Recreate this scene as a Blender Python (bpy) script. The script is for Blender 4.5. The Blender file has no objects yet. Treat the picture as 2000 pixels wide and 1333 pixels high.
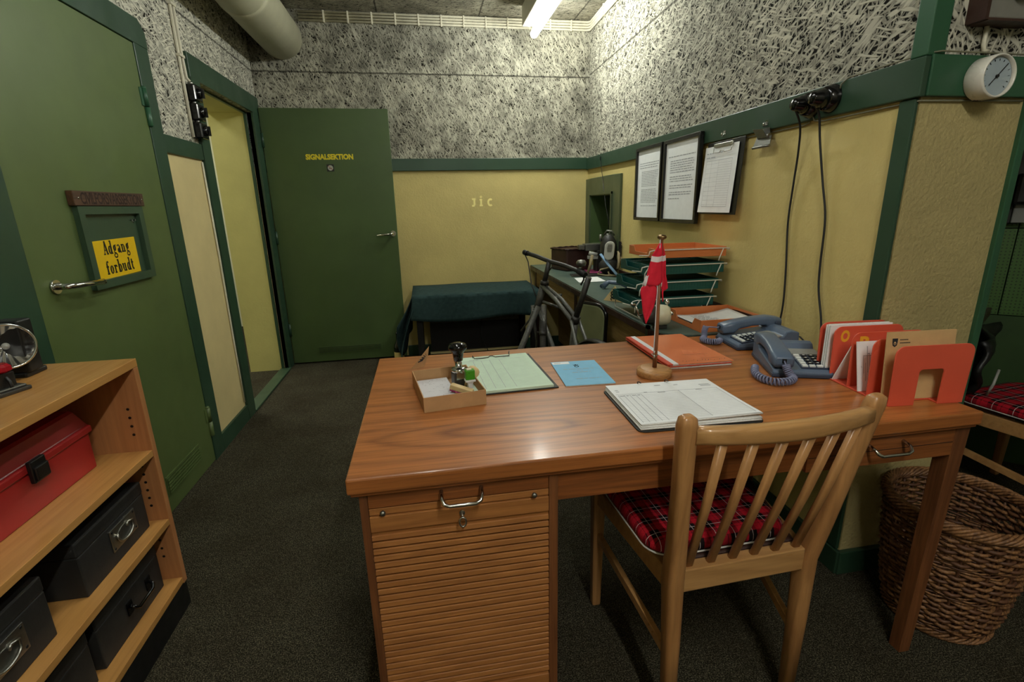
import bpy, bmesh, math, random
from mathutils import Vector, Matrix
random.seed(11)
S = bpy.context.scene
COL = S.collection
PI = math.pi
WM = {}

# ------------------------------------------------------------------ mesh collector
class M:
    def __init__(s):
        s.v = []; s.f = []; s.m = []; s.s = []
    def add(s, vs, fs, mat=0, smooth=False, T=None):
        o = len(s.v)
        for p in vs:
            p = Vector(p)
            if T is not None: p = T @ p
            s.v.append(p)
        for f in fs:
            s.f.append([i + o for i in f]); s.m.append(mat); s.s.append(smooth)
        return s
    def hexa(s, p, mat=0, T=None):
        return s.add(p, [(3, 2, 1, 0), (4, 5, 6, 7), (0, 1, 5, 4), (1, 2, 6, 5), (2, 3, 7, 6), (3, 0, 4, 7)], mat, False, T)
    def box(s, x0, x1, y0, y1, z0, z1, mat=0, T=None):
        return s.hexa([(x0, y0, z0), (x1, y0, z0), (x1, y1, z0), (x0, y1, z0), (x0, y0, z1), (x1, y0, z1), (x1, y1, z1), (x0, y1, z1)], mat, T)
    def bar(s, a, b, w, d, mat=0, up=(0, 0, 1), w2=None, d2=None):
        """square-section bar from a to b: width w across, depth d; optional end section w2, d2"""
        a = Vector(a); b = Vector(b); t = (b - a).normalized()
        u = Vector(up)
        x = t.cross(u)
        if x.length < 1e-5: x = t.cross(Vector((0, 1, 0)))
        x.normalize(); y = x.cross(t).normalized()
        w2 = w if w2 is None else w2; d2 = d if d2 is None else d2
        P = []
        for c, ww, dd in ((a, w, d), (b, w2, d2)):
            for sx, sy in ((-1, -1), (1, -1), (1, 1), (-1, 1)):
                P.append(c + x * sx * ww / 2 + y * sy * dd / 2)
        return s.hexa(P, mat)
    def tube(s, pts, r, n=8, mat=0, closed=False, T=None, flat=1.0):
        pts = [Vector(p) for p in pts]; k = len(pts)
        rr = r if isinstance(r, (list, tuple)) else [r] * k
        vs = []; fs = []
        prev = None
        for i, p in enumerate(pts):
            if closed: t = pts[(i + 1) % k] - pts[i - 1]
            else: t = pts[min(i + 1, k - 1)] - pts[max(i - 1, 0)]
            t.normalize()
            if prev is None:
                a = Vector((0, 0, 1)) if abs(t.z) < .9 else Vector((1, 0, 0))
                x = t.cross(a).normalized()
            else:
                x = prev - t * prev.dot(t)
                if x.length < 1e-6: x = t.orthogonal()
                x.normalize()
            prev = x; y = t.cross(x)
            for j in range(n):
                q = 2 * PI * j / n
                vs.append(p + (x * math.cos(q) + y * math.sin(q) * flat) * rr[i])
        m = k if closed else k - 1
        for i in range(m):
            for j in range(n):
                a = i * n + j; b = i * n + (j + 1) % n; c = ((i + 1) % k) * n + (j + 1) % n; d = ((i + 1) % k) * n + j
                fs.append((a, b, c, d))
        s.add(vs, fs, mat, True, T)
        if not closed:
            s.add(vs[:n], [tuple(range(n))[::-1]], mat, False, T); s.add(vs[-n:], [tuple(range(n))], mat, False, T)
        return s
    def cyl(s, a, b, r, r2=None, n=20, mat=0, T=None):
        return s.tube([a, b], [r, r if r2 is None else r2], n, mat, False, T)
    def lathe(s, prof, n=28, mat=0, T=None, smooth=True):
        vs = []; fs = []
        k = len(prof)
        for r, z in prof:
            for j in range(n):
                q = 2 * PI * j / n
                vs.append((max(r, 1e-5) * math.cos(q), max(r, 1e-5) * math.sin(q), z))
        for i in range(k - 1):
            for j in range(n):
                fs.append((i * n + j, i * n + (j + 1) % n, (i + 1) * n + (j + 1) % n, (i + 1) * n + j))
        return s.add(vs, fs, mat, smooth, T)
    def prism(s, poly, h0, h1, mat=0, T=None, mat_side=None):
        """polygon in local XY extruded along local Z between h0 and h1"""
        n = len(poly)
        vs = [(x, y, h0) for x, y in poly] + [(x, y, h1) for x, y in poly]
        s.add(vs, [tuple(range(n))[::-1], tuple(range(n, 2 * n))], mat, False, T)
        s.add(vs, [(i, (i + 1) % n, n + (i + 1) % n, n + i) for i in range(n)], mat if mat_side is None else mat_side, False, T)
        return s
    def ell(s, c, r, n=20, k=12, mat=0, T=None):
        c = Vector(c); vs = []; fs = []
        for i in range(k + 1):
            ph = -PI / 2 + PI * i / k
            for j in range(n):
                q = 2 * PI * j / n
                vs.append((c.x + r[0] * math.cos(ph) * math.cos(q), c.y + r[1] * math.cos(ph) * math.sin(q), c.z + r[2] * math.sin(ph)))
        for i in range(k):
            for j in range(n):
                fs.append((i * n + j, i * n + (j + 1) % n, (i + 1) * n + (j + 1) % n, (i + 1) * n + j))
        return s.add(vs, fs, mat, True, T)
    def loft(s, secs, mat=0, smooth=True, T=None, caps=True):
        n = len(secs[0]); vs = [p for c in secs for p in c]; fs = []
        for i in range(len(secs) - 1):
            for j in range(n):
                fs.append((i * n + j, i * n + (j + 1) % n, (i + 1) * n + (j + 1) % n, (i + 1) * n + j))
        s.add(vs, fs, mat, smooth, T)
        if caps:
            s.add(secs[0], [tuple(range(n))[::-1]], mat, False, T); s.add(secs[-1], [tuple(range(n))], mat, False, T)
        return s
    def surf(s, fn, nu, nv, mat=0, T=None, smooth=True, matfn=None):
        o = []; 
        for i in range(nu + 1):
            for j in range(nv + 1): o.append(fn(i / nu, j / nv))
        for i in range(nu):
            for j in range(nv):
                pass
        base = len(s.v)
        for p in o:
            p = Vector(p)
            if T is not None: p = T @ p
            s.v.append(p)
        for i in range(nu):
            for j in range(nv):
                a = base + i * (nv + 1) + j
                s.f.append([a, a + nv + 1, a + nv + 2, a + 1]); s.s.append(smooth)
                s.m.append(matfn((i + .5) / nu, (j + .5) / nv) if matfn else mat)
        return s
    def build(s, name, mats, parent=None, local=False, bevel=0, seg=2, sub=0, solid=0, fix=True):
        me = bpy.data.meshes.new(name)
        vs = s.v
        if parent is not None and not local:
            inv = WM[parent.name].inverted(); vs = [inv @ p for p in vs]
        me.from_pydata([tuple(p) for p in vs], [], s.f)
        mats = mats if isinstance(mats, (list, tuple)) else [mats]
        for m in mats: me.materials.append(m)
        for i, p in enumerate(me.polygons):
            p.material_index = s.m[i]; p.use_smooth = s.s[i]
        bm = bmesh.new(); bm.from_mesh(me)
        bmesh.ops.remove_doubles(bm, verts=bm.verts, dist=1e-6)
        if fix: bmesh.ops.recalc_face_normals(bm, faces=bm.faces)
        bm.to_mesh(me); bm.free(); me.update()
        o = bpy.data.objects.new(name, me); COL.objects.link(o)
        if parent is not None:
            o.parent = parent; WM[o.name] = WM[parent.name].copy()
        else: WM[o.name] = Matrix.Identity(4)
        if solid:
            md = o.modifiers.new('thickness', 'SOLIDIFY'); md.thickness = solid; md.offset = 0
        if bevel:
            md = o.modifiers.new('edge', 'BEVEL'); md.width = bevel; md.segments = seg; md.limit_method = 'ANGLE'; md.angle_limit = math.radians(40)
            md.harden_normals = False
        if sub:
            md = o.modifiers.new('smooth', 'SUBSURF'); md.levels = sub; md.render_levels = sub
        return o

def tag(o, label=None, cat=None, group=None, kind=None):
    if label: o['label'] = label
    if cat: o['category'] = cat
    if group: o['group'] = group
    if kind: o['kind'] = kind
    return o
def thing(name, label, cat, loc=(0, 0, 0), rot=0, group=None, mat4=None):
    o = bpy.data.objects.new(name, None); COL.objects.link(o)
    o.empty_display_size = .05
    mw = mat4 if mat4 is not None else Matrix.Translation(loc) @ Matrix.Rotation(rot, 4, 'Z')
    o.matrix_world = mw; o.location = mw.to_translation(); o.rotation_euler = mw.to_euler()
    WM[o.name] = mw.copy()
    return tag(o, label, cat, group)
def struct(o): o['kind'] = 'structure'; return o
def copy_tree(o, parent=None):
    c = o.copy(); COL.objects.link(c); c.parent = parent
    for ch in list(o.children): copy_tree(ch, c)
    return c
def part_label(o, l): o['label'] = l; return o

# ------------------------------------------------------------------ materials
def lin(h):
    """sRGB 0-255 triple to linear"""
    r = []
    for c in h:
        c /= 255.
        r.append(c / 12.92 if c <= .04045 else ((c + .055) / 1.055) ** 2.4)
    return tuple(r) + (1.,)
class N:
    """tiny node helper"""
    def __init__(s, name):
        s.m = bpy.data.materials.new(name); s.m.use_nodes = True
        s.t = s.m.node_tree; s.b = s.t.nodes['Principled BSDF']
        s.co = s.t.nodes.new('ShaderNodeTexCoord')
    def n(s, typ, **kw):
        x = s.t.nodes.new(typ)
        for k, v in kw.items():
            if k.startswith('i_'):
                x.inputs[k[2:].replace('_', ' ')].default_value = v
            else: setattr(x, k, v)
        return x
    def l(s, a, b): s.t.links.new(a, b)
    def map(s, scale=(1, 1, 1), rot=(0, 0, 0), loc=(0, 0, 0), src=None):
        x = s.n('ShaderNodeMapping'); x.inputs['Scale'].default_value = scale; x.inputs['Rotation'].default_value = rot; x.inputs['Location'].default_value = loc
        s.l(src if src is not None else s.co.outputs['Object'], x.inputs['Vector']); return x.outputs['Vector']
    def noise(s, scale, detail=2, rough=.5, vec=None, dist=0):
        x = s.n('ShaderNodeTexNoise'); x.inputs['Scale'].default_value = scale; x.inputs['Detail'].default_value = detail
        x.inputs['Roughness'].default_value = rough; x.inputs['Distortion'].default_value = dist
        s.l(vec if vec is not None else s.co.outputs['Object'], x.inputs['Vector']); return x.outputs['Fac']
    def ramp(s, fac, stops, interp='LINEAR'):
        x = s.n('ShaderNodeValToRGB'); e = x.color_ramp.elements; x.color_ramp.interpolation = interp
        while len(e) < len(stops): e.new(.5)
        for el, (p, c) in zip(e, stops):
            el.position = p; el.color = c if isinstance(c, (tuple, list)) else (c, c, c, 1)
        s.l(fac, x.inputs['Fac']); return x.outputs['Color']
    def math(s, op, a, b=None, c=None):
        x = s.n('ShaderNodeMath', operation=op)
        for i, q in enumerate((a, b, c)):
            if q is None: continue
            if isinstance(q, (int, float)): x.inputs[i].default_value = q
            else: s.l(q, x.inputs[i])
        return x.outputs[0]
    def mix(s, f, a, b, typ='MIX'):
        x = s.n('ShaderNodeMix', data_type='RGBA', blend_type=typ)
        for i, q in ((0, f), (6, a), (7, b)):
            if isinstance(q, (int, float, tuple)): x.inputs[i].default_value = q
            else: s.l(q, x.inputs[i])
        return x.outputs[2]
    def bump(s, h, strength=.3, dist=.01):
        x = s.n('ShaderNodeBump'); x.inputs['Strength'].default_value = strength; x.inputs['Distance'].default_value = dist
        s.l(h, x.inputs['Height']); s.l(x.outputs['Normal'], s.b.inputs['Normal'])
    def set(s, **kw):
        for k, v in kw.items():
            i = s.b.inputs[k.replace('_', ' ')]
            if isinstance(v, (int, float, tuple)): i.default_value = v
            else: s.l(v, i)
        return s
def flat(name, rgb, rough=.5, metal=0, var=.12, vs=30, bump=0, bs=200, spec=.5, coat=0):
    a = N(name); c = lin(rgb)
    if var:
        f = a.noise(vs, 3, .6)
        d = tuple(x * (1 - var) for x in c[:3]) + (1,); e = tuple(min(1, x * (1 + var)) for x in c[:3]) + (1,)
        a.set(Base_Color=a.ramp(f, [(.3, d), (.7, e)]))
        rr = a.ramp(a.noise(vs * .7, 3), [(.3, max(0, rough - .08)), (.7, min(1, rough + .08))])
        a.set(Roughness=rr)
    else: a.set(Base_Color=c, Roughness=rough)
    a.set(Metallic=float(metal)); a.b.inputs['Specular IOR Level'].default_value = spec
    if coat: a.set(Coat_Weight=float(coat), Coat_Roughness=.15)
    if bump: a.bump(a.noise(bs, 3, .6), bump, .004)
    return a.m
def wood(name, dark, light, axis='X', rough=.35, sc=1.0, figure=.5, coat=0, fine=1.0):
    """long grained wood, grain along the given axis"""
    a = N(name)
    st = {'X': (.9, 9, 9), 'Y': (9, .9, 9), 'Z': (9, 9, .9)}[axis]
    v = a.map(tuple(q * sc for q in st))
    g = a.noise(1.2, 3, .5, v, 1.6)
    rings = a.math('PINGPONG', a.math('MULTIPLY', g, 9.0), 1.0)
    st2 = {'X': (3, 90, 90), 'Y': (90, 3, 90), 'Z': (90, 90, 3)}[axis]
    fib = a.noise(1.6 * sc, 3, .7, a.map(st2))
    mid = tuple((p + q) / 2 for p, q in zip(lin(dark), lin(light)))
    c1 = a.ramp(rings, [(.05, lin(dark)), (.45, mid), (.95, lin(light))])
    c0 = a.mix(figure, mid, c1)
    c2 = a.mix(a.ramp(fib, [(.35, .5 * fine), (.6, 0)]), c0, tuple(x * .5 for x in lin(dark)[:3]) + (1,))
    a.set(Base_Color=c2, Roughness=a.ramp(fib, [(.3, rough + .12), (.7, rough)]))
    if coat: a.set(Coat_Weight=float(coat), Coat_Roughness=.12)
    a.bump(fib, .08, .002)
    return a.m
def figured(name):
    """veneered top: fine straight fibre with one cathedral figure near the left front"""
    a = N(name)
    w_ = a.noise(2.6, 3, .55, a.map((.5, 3.2, 1)))
    def rings(cx, cy, sx, k):
        sp = a.n('ShaderNodeSeparateXYZ'); a.l(a.map((sx, 1, 0), (0, 0, 0), (-cx * sx, -cy, 0)), sp.inputs[0])
        d = a.math('SQRT', a.math('ADD', a.math('MULTIPLY', sp.outputs[0], sp.outputs[0]), a.math('MULTIPLY', sp.outputs[1], sp.outputs[1])))
        return a.math('PINGPONG', a.math('MULTIPLY', a.math('ADD', d, a.math('MULTIPLY', w_, .085)), k), 1.0), d
    r1, d1 = rings(-.36, -.25, .17, 62.0)
    r2, d2 = rings(.55, .20, .08, 40.0)
    near = a.ramp(d1, [(.03, 1.0), (.13, 0.0)])
    figure = a.mix(near, a.ramp(r2, [(.1, .45), (.6, .85)]), a.ramp(r1, [(.0, 0.0), (.45, .75), (1.0, 1.0)]))
    c = a.mix(figure, lin((136, 76, 34)), lin((190, 118, 60)))
    fib = a.noise(1.5, 3, .7, a.map((3, 130, 130)))
    broad = a.noise(1.2, 3, .6, a.map((.8, 7, 1)))
    c = a.mix(1.0, c, a.ramp(broad, [(.3, .80), (.7, 1.0)]), 'MULTIPLY')
    c = a.mix(a.ramp(fib, [(.34, .42), (.55, 0.0)]), c, lin((84, 44, 22)))
    a.set(Base_Color=c, Roughness=a.ramp(fib, [(.3, .42), (.7, .33)]), Coat_Weight=.3, Coat_Roughness=.14)
    a.bump(fib, .06, .002)
    return a.m
def woodwool(name, joints, nrm='X', light=(216, 212, 194), dark=(30, 28, 23), stain=.35, cov=.56, gain=1.0):
    """cement-bonded wood wool board: layers of crossing, slightly curled strands over dark gaps; joints = list of (axis, position)"""
    a = N(name)
    warp = a.n('ShaderNodeTexNoise'); warp.inputs['Scale'].default_value = 9; warp.inputs['Detail'].default_value = 1
    a.l(a.co.outputs['Object'], warp.inputs['Vector'])
    ws = a.n('ShaderNodeVectorMath', operation='SCALE'); a.l(warp.outputs['Color'], ws.inputs[0]); ws.inputs['Scale'].default_value = .03
    wa = a.n('ShaderNodeVectorMath', operation='ADD'); a.l(a.co.outputs['Object'], wa.inputs[0]); a.l(ws.outputs[0], wa.inputs[1])
    ax = 'XYZ'.index(nrm); fib = (ax + 1) % 3
    height = None; col = None
    L = ((.15, 130, 21), (1.35, 120, 18), (2.25, 140, 24), (.75, 125, 19), (1.85, 115, 22), (2.8, 135, 20), (.45, 122, 23))
    for i, (ang, sc, st) in enumerate(L):
        r = [0, 0, 0]; r[ax] = ang
        v = a.map((1, 1, 1), tuple(r), (0, 0, 0), wa.outputs[0])
        q = [sc * .25] * 3; q[(ax + 1) % 3] = st; q[(ax + 2) % 3] = sc
        v2 = a.map(tuple(q), (0, 0, 0), (13.7 * i, 5.3 * i, 9.1 * i), v)
        f = a.noise(1.0, 0.0, .5, v2)
        m = a.ramp(f, [(cov, 0.0), (cov + .045, .75), (cov + .12, 1.0)])
        hh = a.math('MULTIPLY', m, (.62, .74, .52, .86, .68, .94, 1.0)[i])
        height = hh if height is None else a.math('MAXIMUM', height, hh)
    st = a.noise(2.0, 4, .65); st2 = a.noise(8, 3, .6)
    tone = a.math('ADD', a.math('MULTIPLY', st, .6), a.math('MULTIPLY', st2, .4))
    tone = a.ramp(tone, [(.36, 1 - stain), (.6, 1.0)])
    mid = tuple((x * .45 + y * .55) for x, y in zip(lin(light), lin(dark)))
    c = a.ramp(height, [(0.0, lin(dark)), (.35, mid), (.6, tuple(x * .55 for x in lin(light)[:3]) + (1,)), (.95, lin(light))])
    c = a.mix(1.0, c, tone, 'MULTIPLY')
    sep = a.n('ShaderNodeSeparateXYZ'); a.l(a.map(), sep.inputs[0])
    for jx, pos in joints:
        wob = a.math('MULTIPLY', a.math('SUBTRACT', a.noise(25, 2), .5), .012)
        dd = a.math('ABSOLUTE', a.math('SUBTRACT', a.math('ADD', sep.outputs['XYZ'.index(jx)], wob), float(pos)))
        jm = a.ramp(dd, [(0.0, .8), (.004, .7), (.008, 0.0)])
        c = a.mix(jm, c, (.02, .018, .014, 1))
    a.set(Base_Color=c, Roughness=.9)
    a.b.inputs['Specular IOR Level'].default_value = .15
    a.bump(height, .6, .006)
    return a.m
def plaster(name, rgb, bump=.25, bs=90):
    a = N(name); c = lin(rgb)
    f = a.noise(3.0, 4, .6)
    a.set(Base_Color=a.ramp(f, [(.3, tuple(x * .9 for x in c[:3]) + (1,)), (.7, tuple(min(1, x * 1.07) for x in c[:3]) + (1,))]), Roughness=.62)
    h = a.math('ADD', a.noise(bs, 4, .6), a.math('MULTIPLY', a.noise(bs * .25, 2), .6))
    a.bump(h, bump, .01)
    return a.m
def carpet(name):
    a = N(name)
    f = a.noise(260, 3, .8); g = a.noise(4.0, 4, .6); k = a.noise(60, 2, .6)
    c = a.ramp(f, [(.36, lin((22, 22, 18))), (.5, lin((62, 59, 48))), (.64, lin((150, 142, 116)))])
    c = a.mix(a.ramp(g, [(.35, .0), (.7, .5)]), c, lin((52, 42, 28)))
    c = a.mix(1.0, c, a.ramp(k, [(.3, .55), (.7, 1.0)]), 'MULTIPLY')
    a.set(Base_Color=c, Roughness=1.0); a.b.inputs['Specular IOR Level'].default_value = .05
    a.bump(a.math('ADD', f, k), .8, .008)
    return a.m
def glow(name, rgb, strength):
    a = N(name); a.set(Base_Color=lin(rgb), Emission_Color=lin(rgb), Emission_Strength=float(strength)); return a.m
def tartan(name, p=.047):
    a = N(name)
    sep = a.n('ShaderNodeSeparateXYZ'); a.l(a.map(), sep.inputs[0])
    red = lin((196, 26, 44)); blk = lin((20, 10, 12)); wht = lin((225, 205, 200))
    cs = []
    for i, off in ((0, .0), (1, .021)):
        fr = a.math('FRACT', a.math('ADD', a.math('DIVIDE', sep.outputs[i], p), 50 + off))
        cs.append((a.ramp(fr, [(0, red), (.17, blk), (.20, red), (.36, blk), (.80, blk), (.84, red)], 'CONSTANT'),
                   a.ramp(fr, [(0, 0.0), (.588, 1.0), (.614, 0.0)], 'CONSTANT')))
    c = a.mix(.5, cs[0][0], cs[1][0])
    c = a.mix(a.math('MAXIMUM', cs[0][1], cs[1][1]), c, wht)
    f = a.noise(500, 2)
    c = a.mix(1.0, c, a.ramp(f, [(.3, .7), (.7, 1.0)]), 'MULTIPLY')
    a.set(Base_Color=c, Roughness=.85); a.b.inputs['Specular IOR Level'].default_value = .2
    a.bump(f, .25, .002)
    return a.m
def perforated(name, rgb):
    a = N(name)
    sep = a.n('ShaderNodeSeparateXYZ'); a.l(a.map(), sep.inputs[0])
    fx = a.math('SUBTRACT', a.math('FRACT', a.math('MULTIPLY', sep.outputs[0], 68.0)), .5)
    fz = a.math('SUBTRACT', a.math('FRACT', a.math('MULTIPLY', sep.outputs[2], 68.0)), .5)
    d = a.math('SQRT', a.math('ADD', a.math('MULTIPLY', fx, fx), a.math('MULTIPLY', fz, fz)))
    c = a.ramp(d, [(.18, tuple(x * .35 for x in lin(rgb)[:3]) + (1,)), (.26, lin(rgb))])
    a.set(Base_Color=c, Roughness=.55)
    return a.m
def meshgrid(name, rgb):
    a = N(name)
    a.set(Base_Color=lin(rgb), Roughness=.4)
    return a.m
def brushed(name, rgb, rough=.25):
    a = N(name); f = a.noise(40, 4, .7)
    a.set(Base_Color=a.ramp(f, [(.3, tuple(x * .8 for x in lin(rgb)[:3]) + (1,)), (.7, lin(rgb))]), Metallic=1.0, Roughness=a.ramp(f, [(.3, rough + .1), (.7, rough)]))
    return a.m
def scribble(name):
    """paper covered in pen scrawl"""
    a = N(name)
    f = a.math('PINGPONG', a.math('MULTIPLY', a.noise(34, 1, .6, a.map((1, 1.8, 1))), 6.0), .5)
    g = a.noise(30, 2)
    k = a.math('MULTIPLY', a.ramp(f, [(.0, 1.0), (.05, 0.0)]), a.ramp(g, [(.45, 0.0), (.55, 1.0)]))
    a.set(Base_Color=a.mix(k, lin((205, 203, 205)), lin((25, 25, 30))), Roughness=.8)
    return a.m
def paint(name, rgb, rough=.38, scr=.35):
    """old gloss paint with faint uneven sheen and light scuffs"""
    a = N(name); c = lin(rgb)
    f = a.noise(2.2, 4, .6); g = a.noise(38, 5, .75)
    c1 = a.ramp(f, [(.3, tuple(x * .88 for x in c[:3]) + (1,)), (.7, tuple(min(1, x * 1.1) for x in c[:3]) + (1,))])
    c1 = a.mix(a.ramp(g, [(.70, 0.0), (.78, scr)]), c1, tuple(min(1, x * 1.9 + .01) for x in c[:3]) + (1,))
    a.set(Base_Color=c1, Roughness=a.ramp(a.noise(6, 3), [(.3, rough - .06), (.7, rough + .1)]))
    a.bump(a.noise(160, 2), .04, .002)
    return a.m

TUBE = 40.0; TUBE2 = 18.0; TUBE3 = 66.0
MAT = {}
def setup_mats():
    m = MAT
    m['yellow'] = plaster('yellow_plaster', (204, 186, 120), .22, 80)
    m['yellow_rough'] = plaster('rough_yellow_plaster', (180, 164, 112), .5, 95)
    m['yellow_reveal'] = plaster('lime_yellow_plaster', (202, 194, 124), .12, 60)
    m['cream_panel'] = plaster('cream_panel_paint', (214, 196, 142), .08, 50)
    m['trim'] = paint('dark_green_gloss', (42, 68, 50), .36)
    m['trim_wood'] = paint('brushed_green_gloss', (42, 84, 58), .4, .5)
    m['door'] = paint('moss_green_gloss', (84, 100, 56), .4, .25)
    m['door_far'] = paint('leaf_green_gloss', (68, 88, 48), .42, .2)
    m['slot_green'] = paint('grey_green_gloss', (52, 74, 54), .4)
    m['hatch_green'] = paint('hatch_green_gloss', (70, 82, 58), .4)
    m['ww_back'] = woodwool('wood_wool_back', [('Z', 2.25)], 'Y', stain=.62, light=(192, 188, 170), dark=(44, 41, 34), cov=.56)
    m['ww_right'] = woodwool('wood_wool_right', [('Z', 2.27)], 'X', stain=.32, cov=.59, light=(202, 198, 180), dark=(26, 25, 21))
    m['ww_pillar'] = woodwool('wood_wool_pillar', [], 'Y', stain=.2, cov=.59, light=(204, 200, 182), dark=(26, 25, 21))
    m['ww_left'] = woodwool('wood_wool_left', [('Z', 2.25)], 'X', stain=.25, cov=.57)
    m['ww_ceil'] = woodwool('wood_wool_ceiling', [('X', -.995), ('X', -.235), ('X', .524), ('X', 1.28), ('Y', 2.1)], 'Z', stain=.5, light=(176, 170, 150), cov=.54)
    m['carpet'] = carpet('charcoal_carpet')
    m['offwhite'] = flat('aged_white_enamel', (212, 208, 186), .45, var=.05)
    m['cable_dark'] = flat('dull_painted_cable', (112, 110, 88), .5, var=.1)
    m['duct'] = flat('cream_duct_paint', (196, 192, 164), .5, var=.06, vs=8)
    m['cable'] = flat('painted_cable', (214, 208, 186), .55, var=.1)
    m['desk'] = figured('teak_veneer')
    m['desk_plain'] = wood('warm_teak_top', (128, 72, 36), (196, 128, 74), 'X', .34, .55, .34, .18, .9)
    m['desk_x'] = wood('teak_rail', (110, 60, 26), (164, 98, 48), 'X', .42, .8, .5)
    m['desk_z'] = wood('teak_upright', (92, 52, 28), (140, 88, 50), 'Z', .42, .8, .4)
    m['oak_lath'] = wood('oak_lath', (142, 88, 42), (186, 124, 66), 'X', .5, 1.4, .4, 0, .5)
    m['beech'] = wood('lacquered_beech', (150, 102, 60), (196, 146, 92), 'Z', .3, .7, .35, .4, .5)
    m['beech_x'] = wood('lacquered_beech_rail', (160, 114, 66), (206, 160, 104), 'X', .26, .7, .35, .5, .4)
    m['shelf_y'] = wood('honey_birch', (176, 124, 62), (208, 156, 90), 'Y', .3, .6, .35, .3, .4)
    m['shelf_z'] = wood('honey_birch_side', (164, 106, 62), (198, 138, 88), 'Z', .38, .6, .3, .1, .4)
    m['black'] = flat('black_paint', (16, 16, 16), .45, var=.2)
    m['black_gloss'] = flat('black_bakelite', (10, 10, 11), .12, var=0)
    m['black_fibre'] = flat('black_fibreboard', (34, 34, 33), .6, var=.25, vs=18, bump=.1, bs=120)
    m['rubber'] = flat('black_rubber', (14, 14, 14), .6, var=.15)
    m['chrome'] = brushed('chrome', (225, 225, 222), .08)
    m['steel'] = brushed('worn_steel', (140, 140, 134), .4)
    m['nickel'] = brushed('nickel_plate', (190, 188, 180), .3)
    m['brass'] = brushed('dull_brass', (150, 122, 84), .35)
    m['red_box'] = flat('red_sheet_steel', (166, 38, 38), .34, var=.08, vs=6)
    m['orange_red'] = flat('coral_plastic', (216, 88, 64), .34, var=.04, vs=10)
    m['orange_tray'] = flat('tan_orange_plastic', (206, 122, 70), .42, var=.05, vs=8)
    m['green_tray'] = flat('bottle_green_plastic', (20, 78, 72), .36, var=.06, vs=10)
    m['phone'] = flat('slate_blue_plastic', (88, 104, 126), .36, var=.05, vs=12)
    m['phone_dark'] = flat('dark_slate_blue_plastic', (52, 64, 84), .42, var=.05)  # darker slate blue of the telephone base, keypad plate, cradle and marker pen
    m['cord'] = flat('lilac_grey_cord', (118, 122, 150), .42, var=.05)
    m['key_white'] = flat('white_key', (222, 226, 222), .4, var=.03)
    m['key_dark'] = flat('navy_key', (14, 20, 32), .35, var=.03)
    m['grey_plate'] = flat('grey_card_plate', (140, 142, 138), .5, var=.06)
    m['paper'] = flat('white_paper', (240, 242, 242), .85, var=.03, spec=.2)
    m['paper_edge'] = flat('paper_edge', (226, 226, 222), .9, var=.1, vs=300, spec=.2)
    m['green_paper'] = flat('mint_paper', (206, 226, 204), .85, var=.04, spec=.2)
    m['blue_paper'] = flat('sky_blue_card', (132, 190, 222), .7, var=.04, spec=.3)
    m['orange_folder'] = flat('orange_plastic_cover', (222, 128, 84), .22, var=.06, vs=9)
    m['red_folder'] = flat('scarlet_folder', (206, 78, 56), .35, var=.06)
    m['kraft'] = flat('kraft_paper', (202, 166, 116), .8, var=.05, spec=.2)
    m['cardboard'] = flat('pale_cardboard', (186, 146, 104), .85, var=.07, spec=.2)
    m['ink'] = flat('printing_ink', (44, 46, 50), .8, var=0, spec=.2)
    m['ink_blue'] = flat('dark_blue_ink', (28, 44, 62), .8, var=0, spec=.2)
    m['ink_faint'] = flat('grey_print', (168, 170, 174), .85, var=0, spec=.2)
    m['yellow_sign'] = flat('signal_yellow', (232, 190, 12), .45, var=.03)
    m['yellow_letter'] = flat('yellow_lettering', (226, 206, 40), .5, var=0)
    m['pale_letter'] = flat('pale_yellow_lettering', (255, 240, 160), .5, var=0)
    m['amber_letter'] = flat('amber_lettering', (240, 176, 44), .4, var=0)
    m['sign_wood'] = wood('carved_brown_wood', (60, 38, 22), (98, 64, 38), 'Y', .5, 1.2, .5)
    m['sign_cut'] = flat('carved_groove', (38, 20, 10), .8, var=.1)
    m['wicker'] = wood('willow', (92, 58, 32), (166, 118, 74), 'Z', .5, 2.0, .7)
    m['wicker_dark'] = flat('dark_willow', (96, 62, 40), .55, var=.3, vs=40)
    m['tartan'] = tartan('red_tartan')
    m['tartan2'] = tartan('red_tartan_wide', .066)
    m['piping'] = flat('pale_piping', (200, 196, 190), .7, var=0)
    m['seat_brown'] = flat('brown_vinyl', (58, 36, 28), .45, var=.15, bump=.15)
    m['teal_cloth'] = flat('dark_teal_cloth', (44, 64, 64), .9, var=.18, vs=40, bump=.2, bs=400, spec=.15)
    m['counter'] = flat('grey_green_linoleum', (78, 96, 88), .45, var=.08, vs=6)
    m['counter_edge'] = flat('dark_brown_edge', (52, 28, 20), .4, var=.15)
    m['counter_side'] = wood('olive_ply', (126, 100, 52), (164, 134, 78), 'Y', .55, 1.0, .3)
    m['bike'] = flat('worn_grey_enamel', (92, 92, 86), .42, var=.3, vs=60, bump=.1)
    m['bike_dark'] = flat('worn_black_enamel', (44, 42, 38), .45, var=.3, vs=60)
    m['tyre'] = flat('old_tyre', (58, 56, 50), .8, var=.3, vs=80)
    m['olive_pad'] = flat('olive_vinyl', (112, 116, 80), .5, var=.1, vs=12)
    m['leather'] = flat('dark_brown_leather', (52, 28, 22), .5, var=.25, vs=20, bump=.2)
    m['mask'] = flat('charcoal_rubber', (38, 38, 36), .5, var=.2)
    m['mask_grey'] = flat('pale_grey_bakelite', (168, 168, 160), .4, var=.05)
    m['canvas'] = flat('tan_canvas_strap', (148, 134, 102), .9, var=.1)
    m['blue_strap'] = flat('light_blue_strap', (126, 160, 196), .6, var=.05)
    m['pink'] = flat('magenta_card', (170, 60, 112), .7, var=.05)
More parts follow.
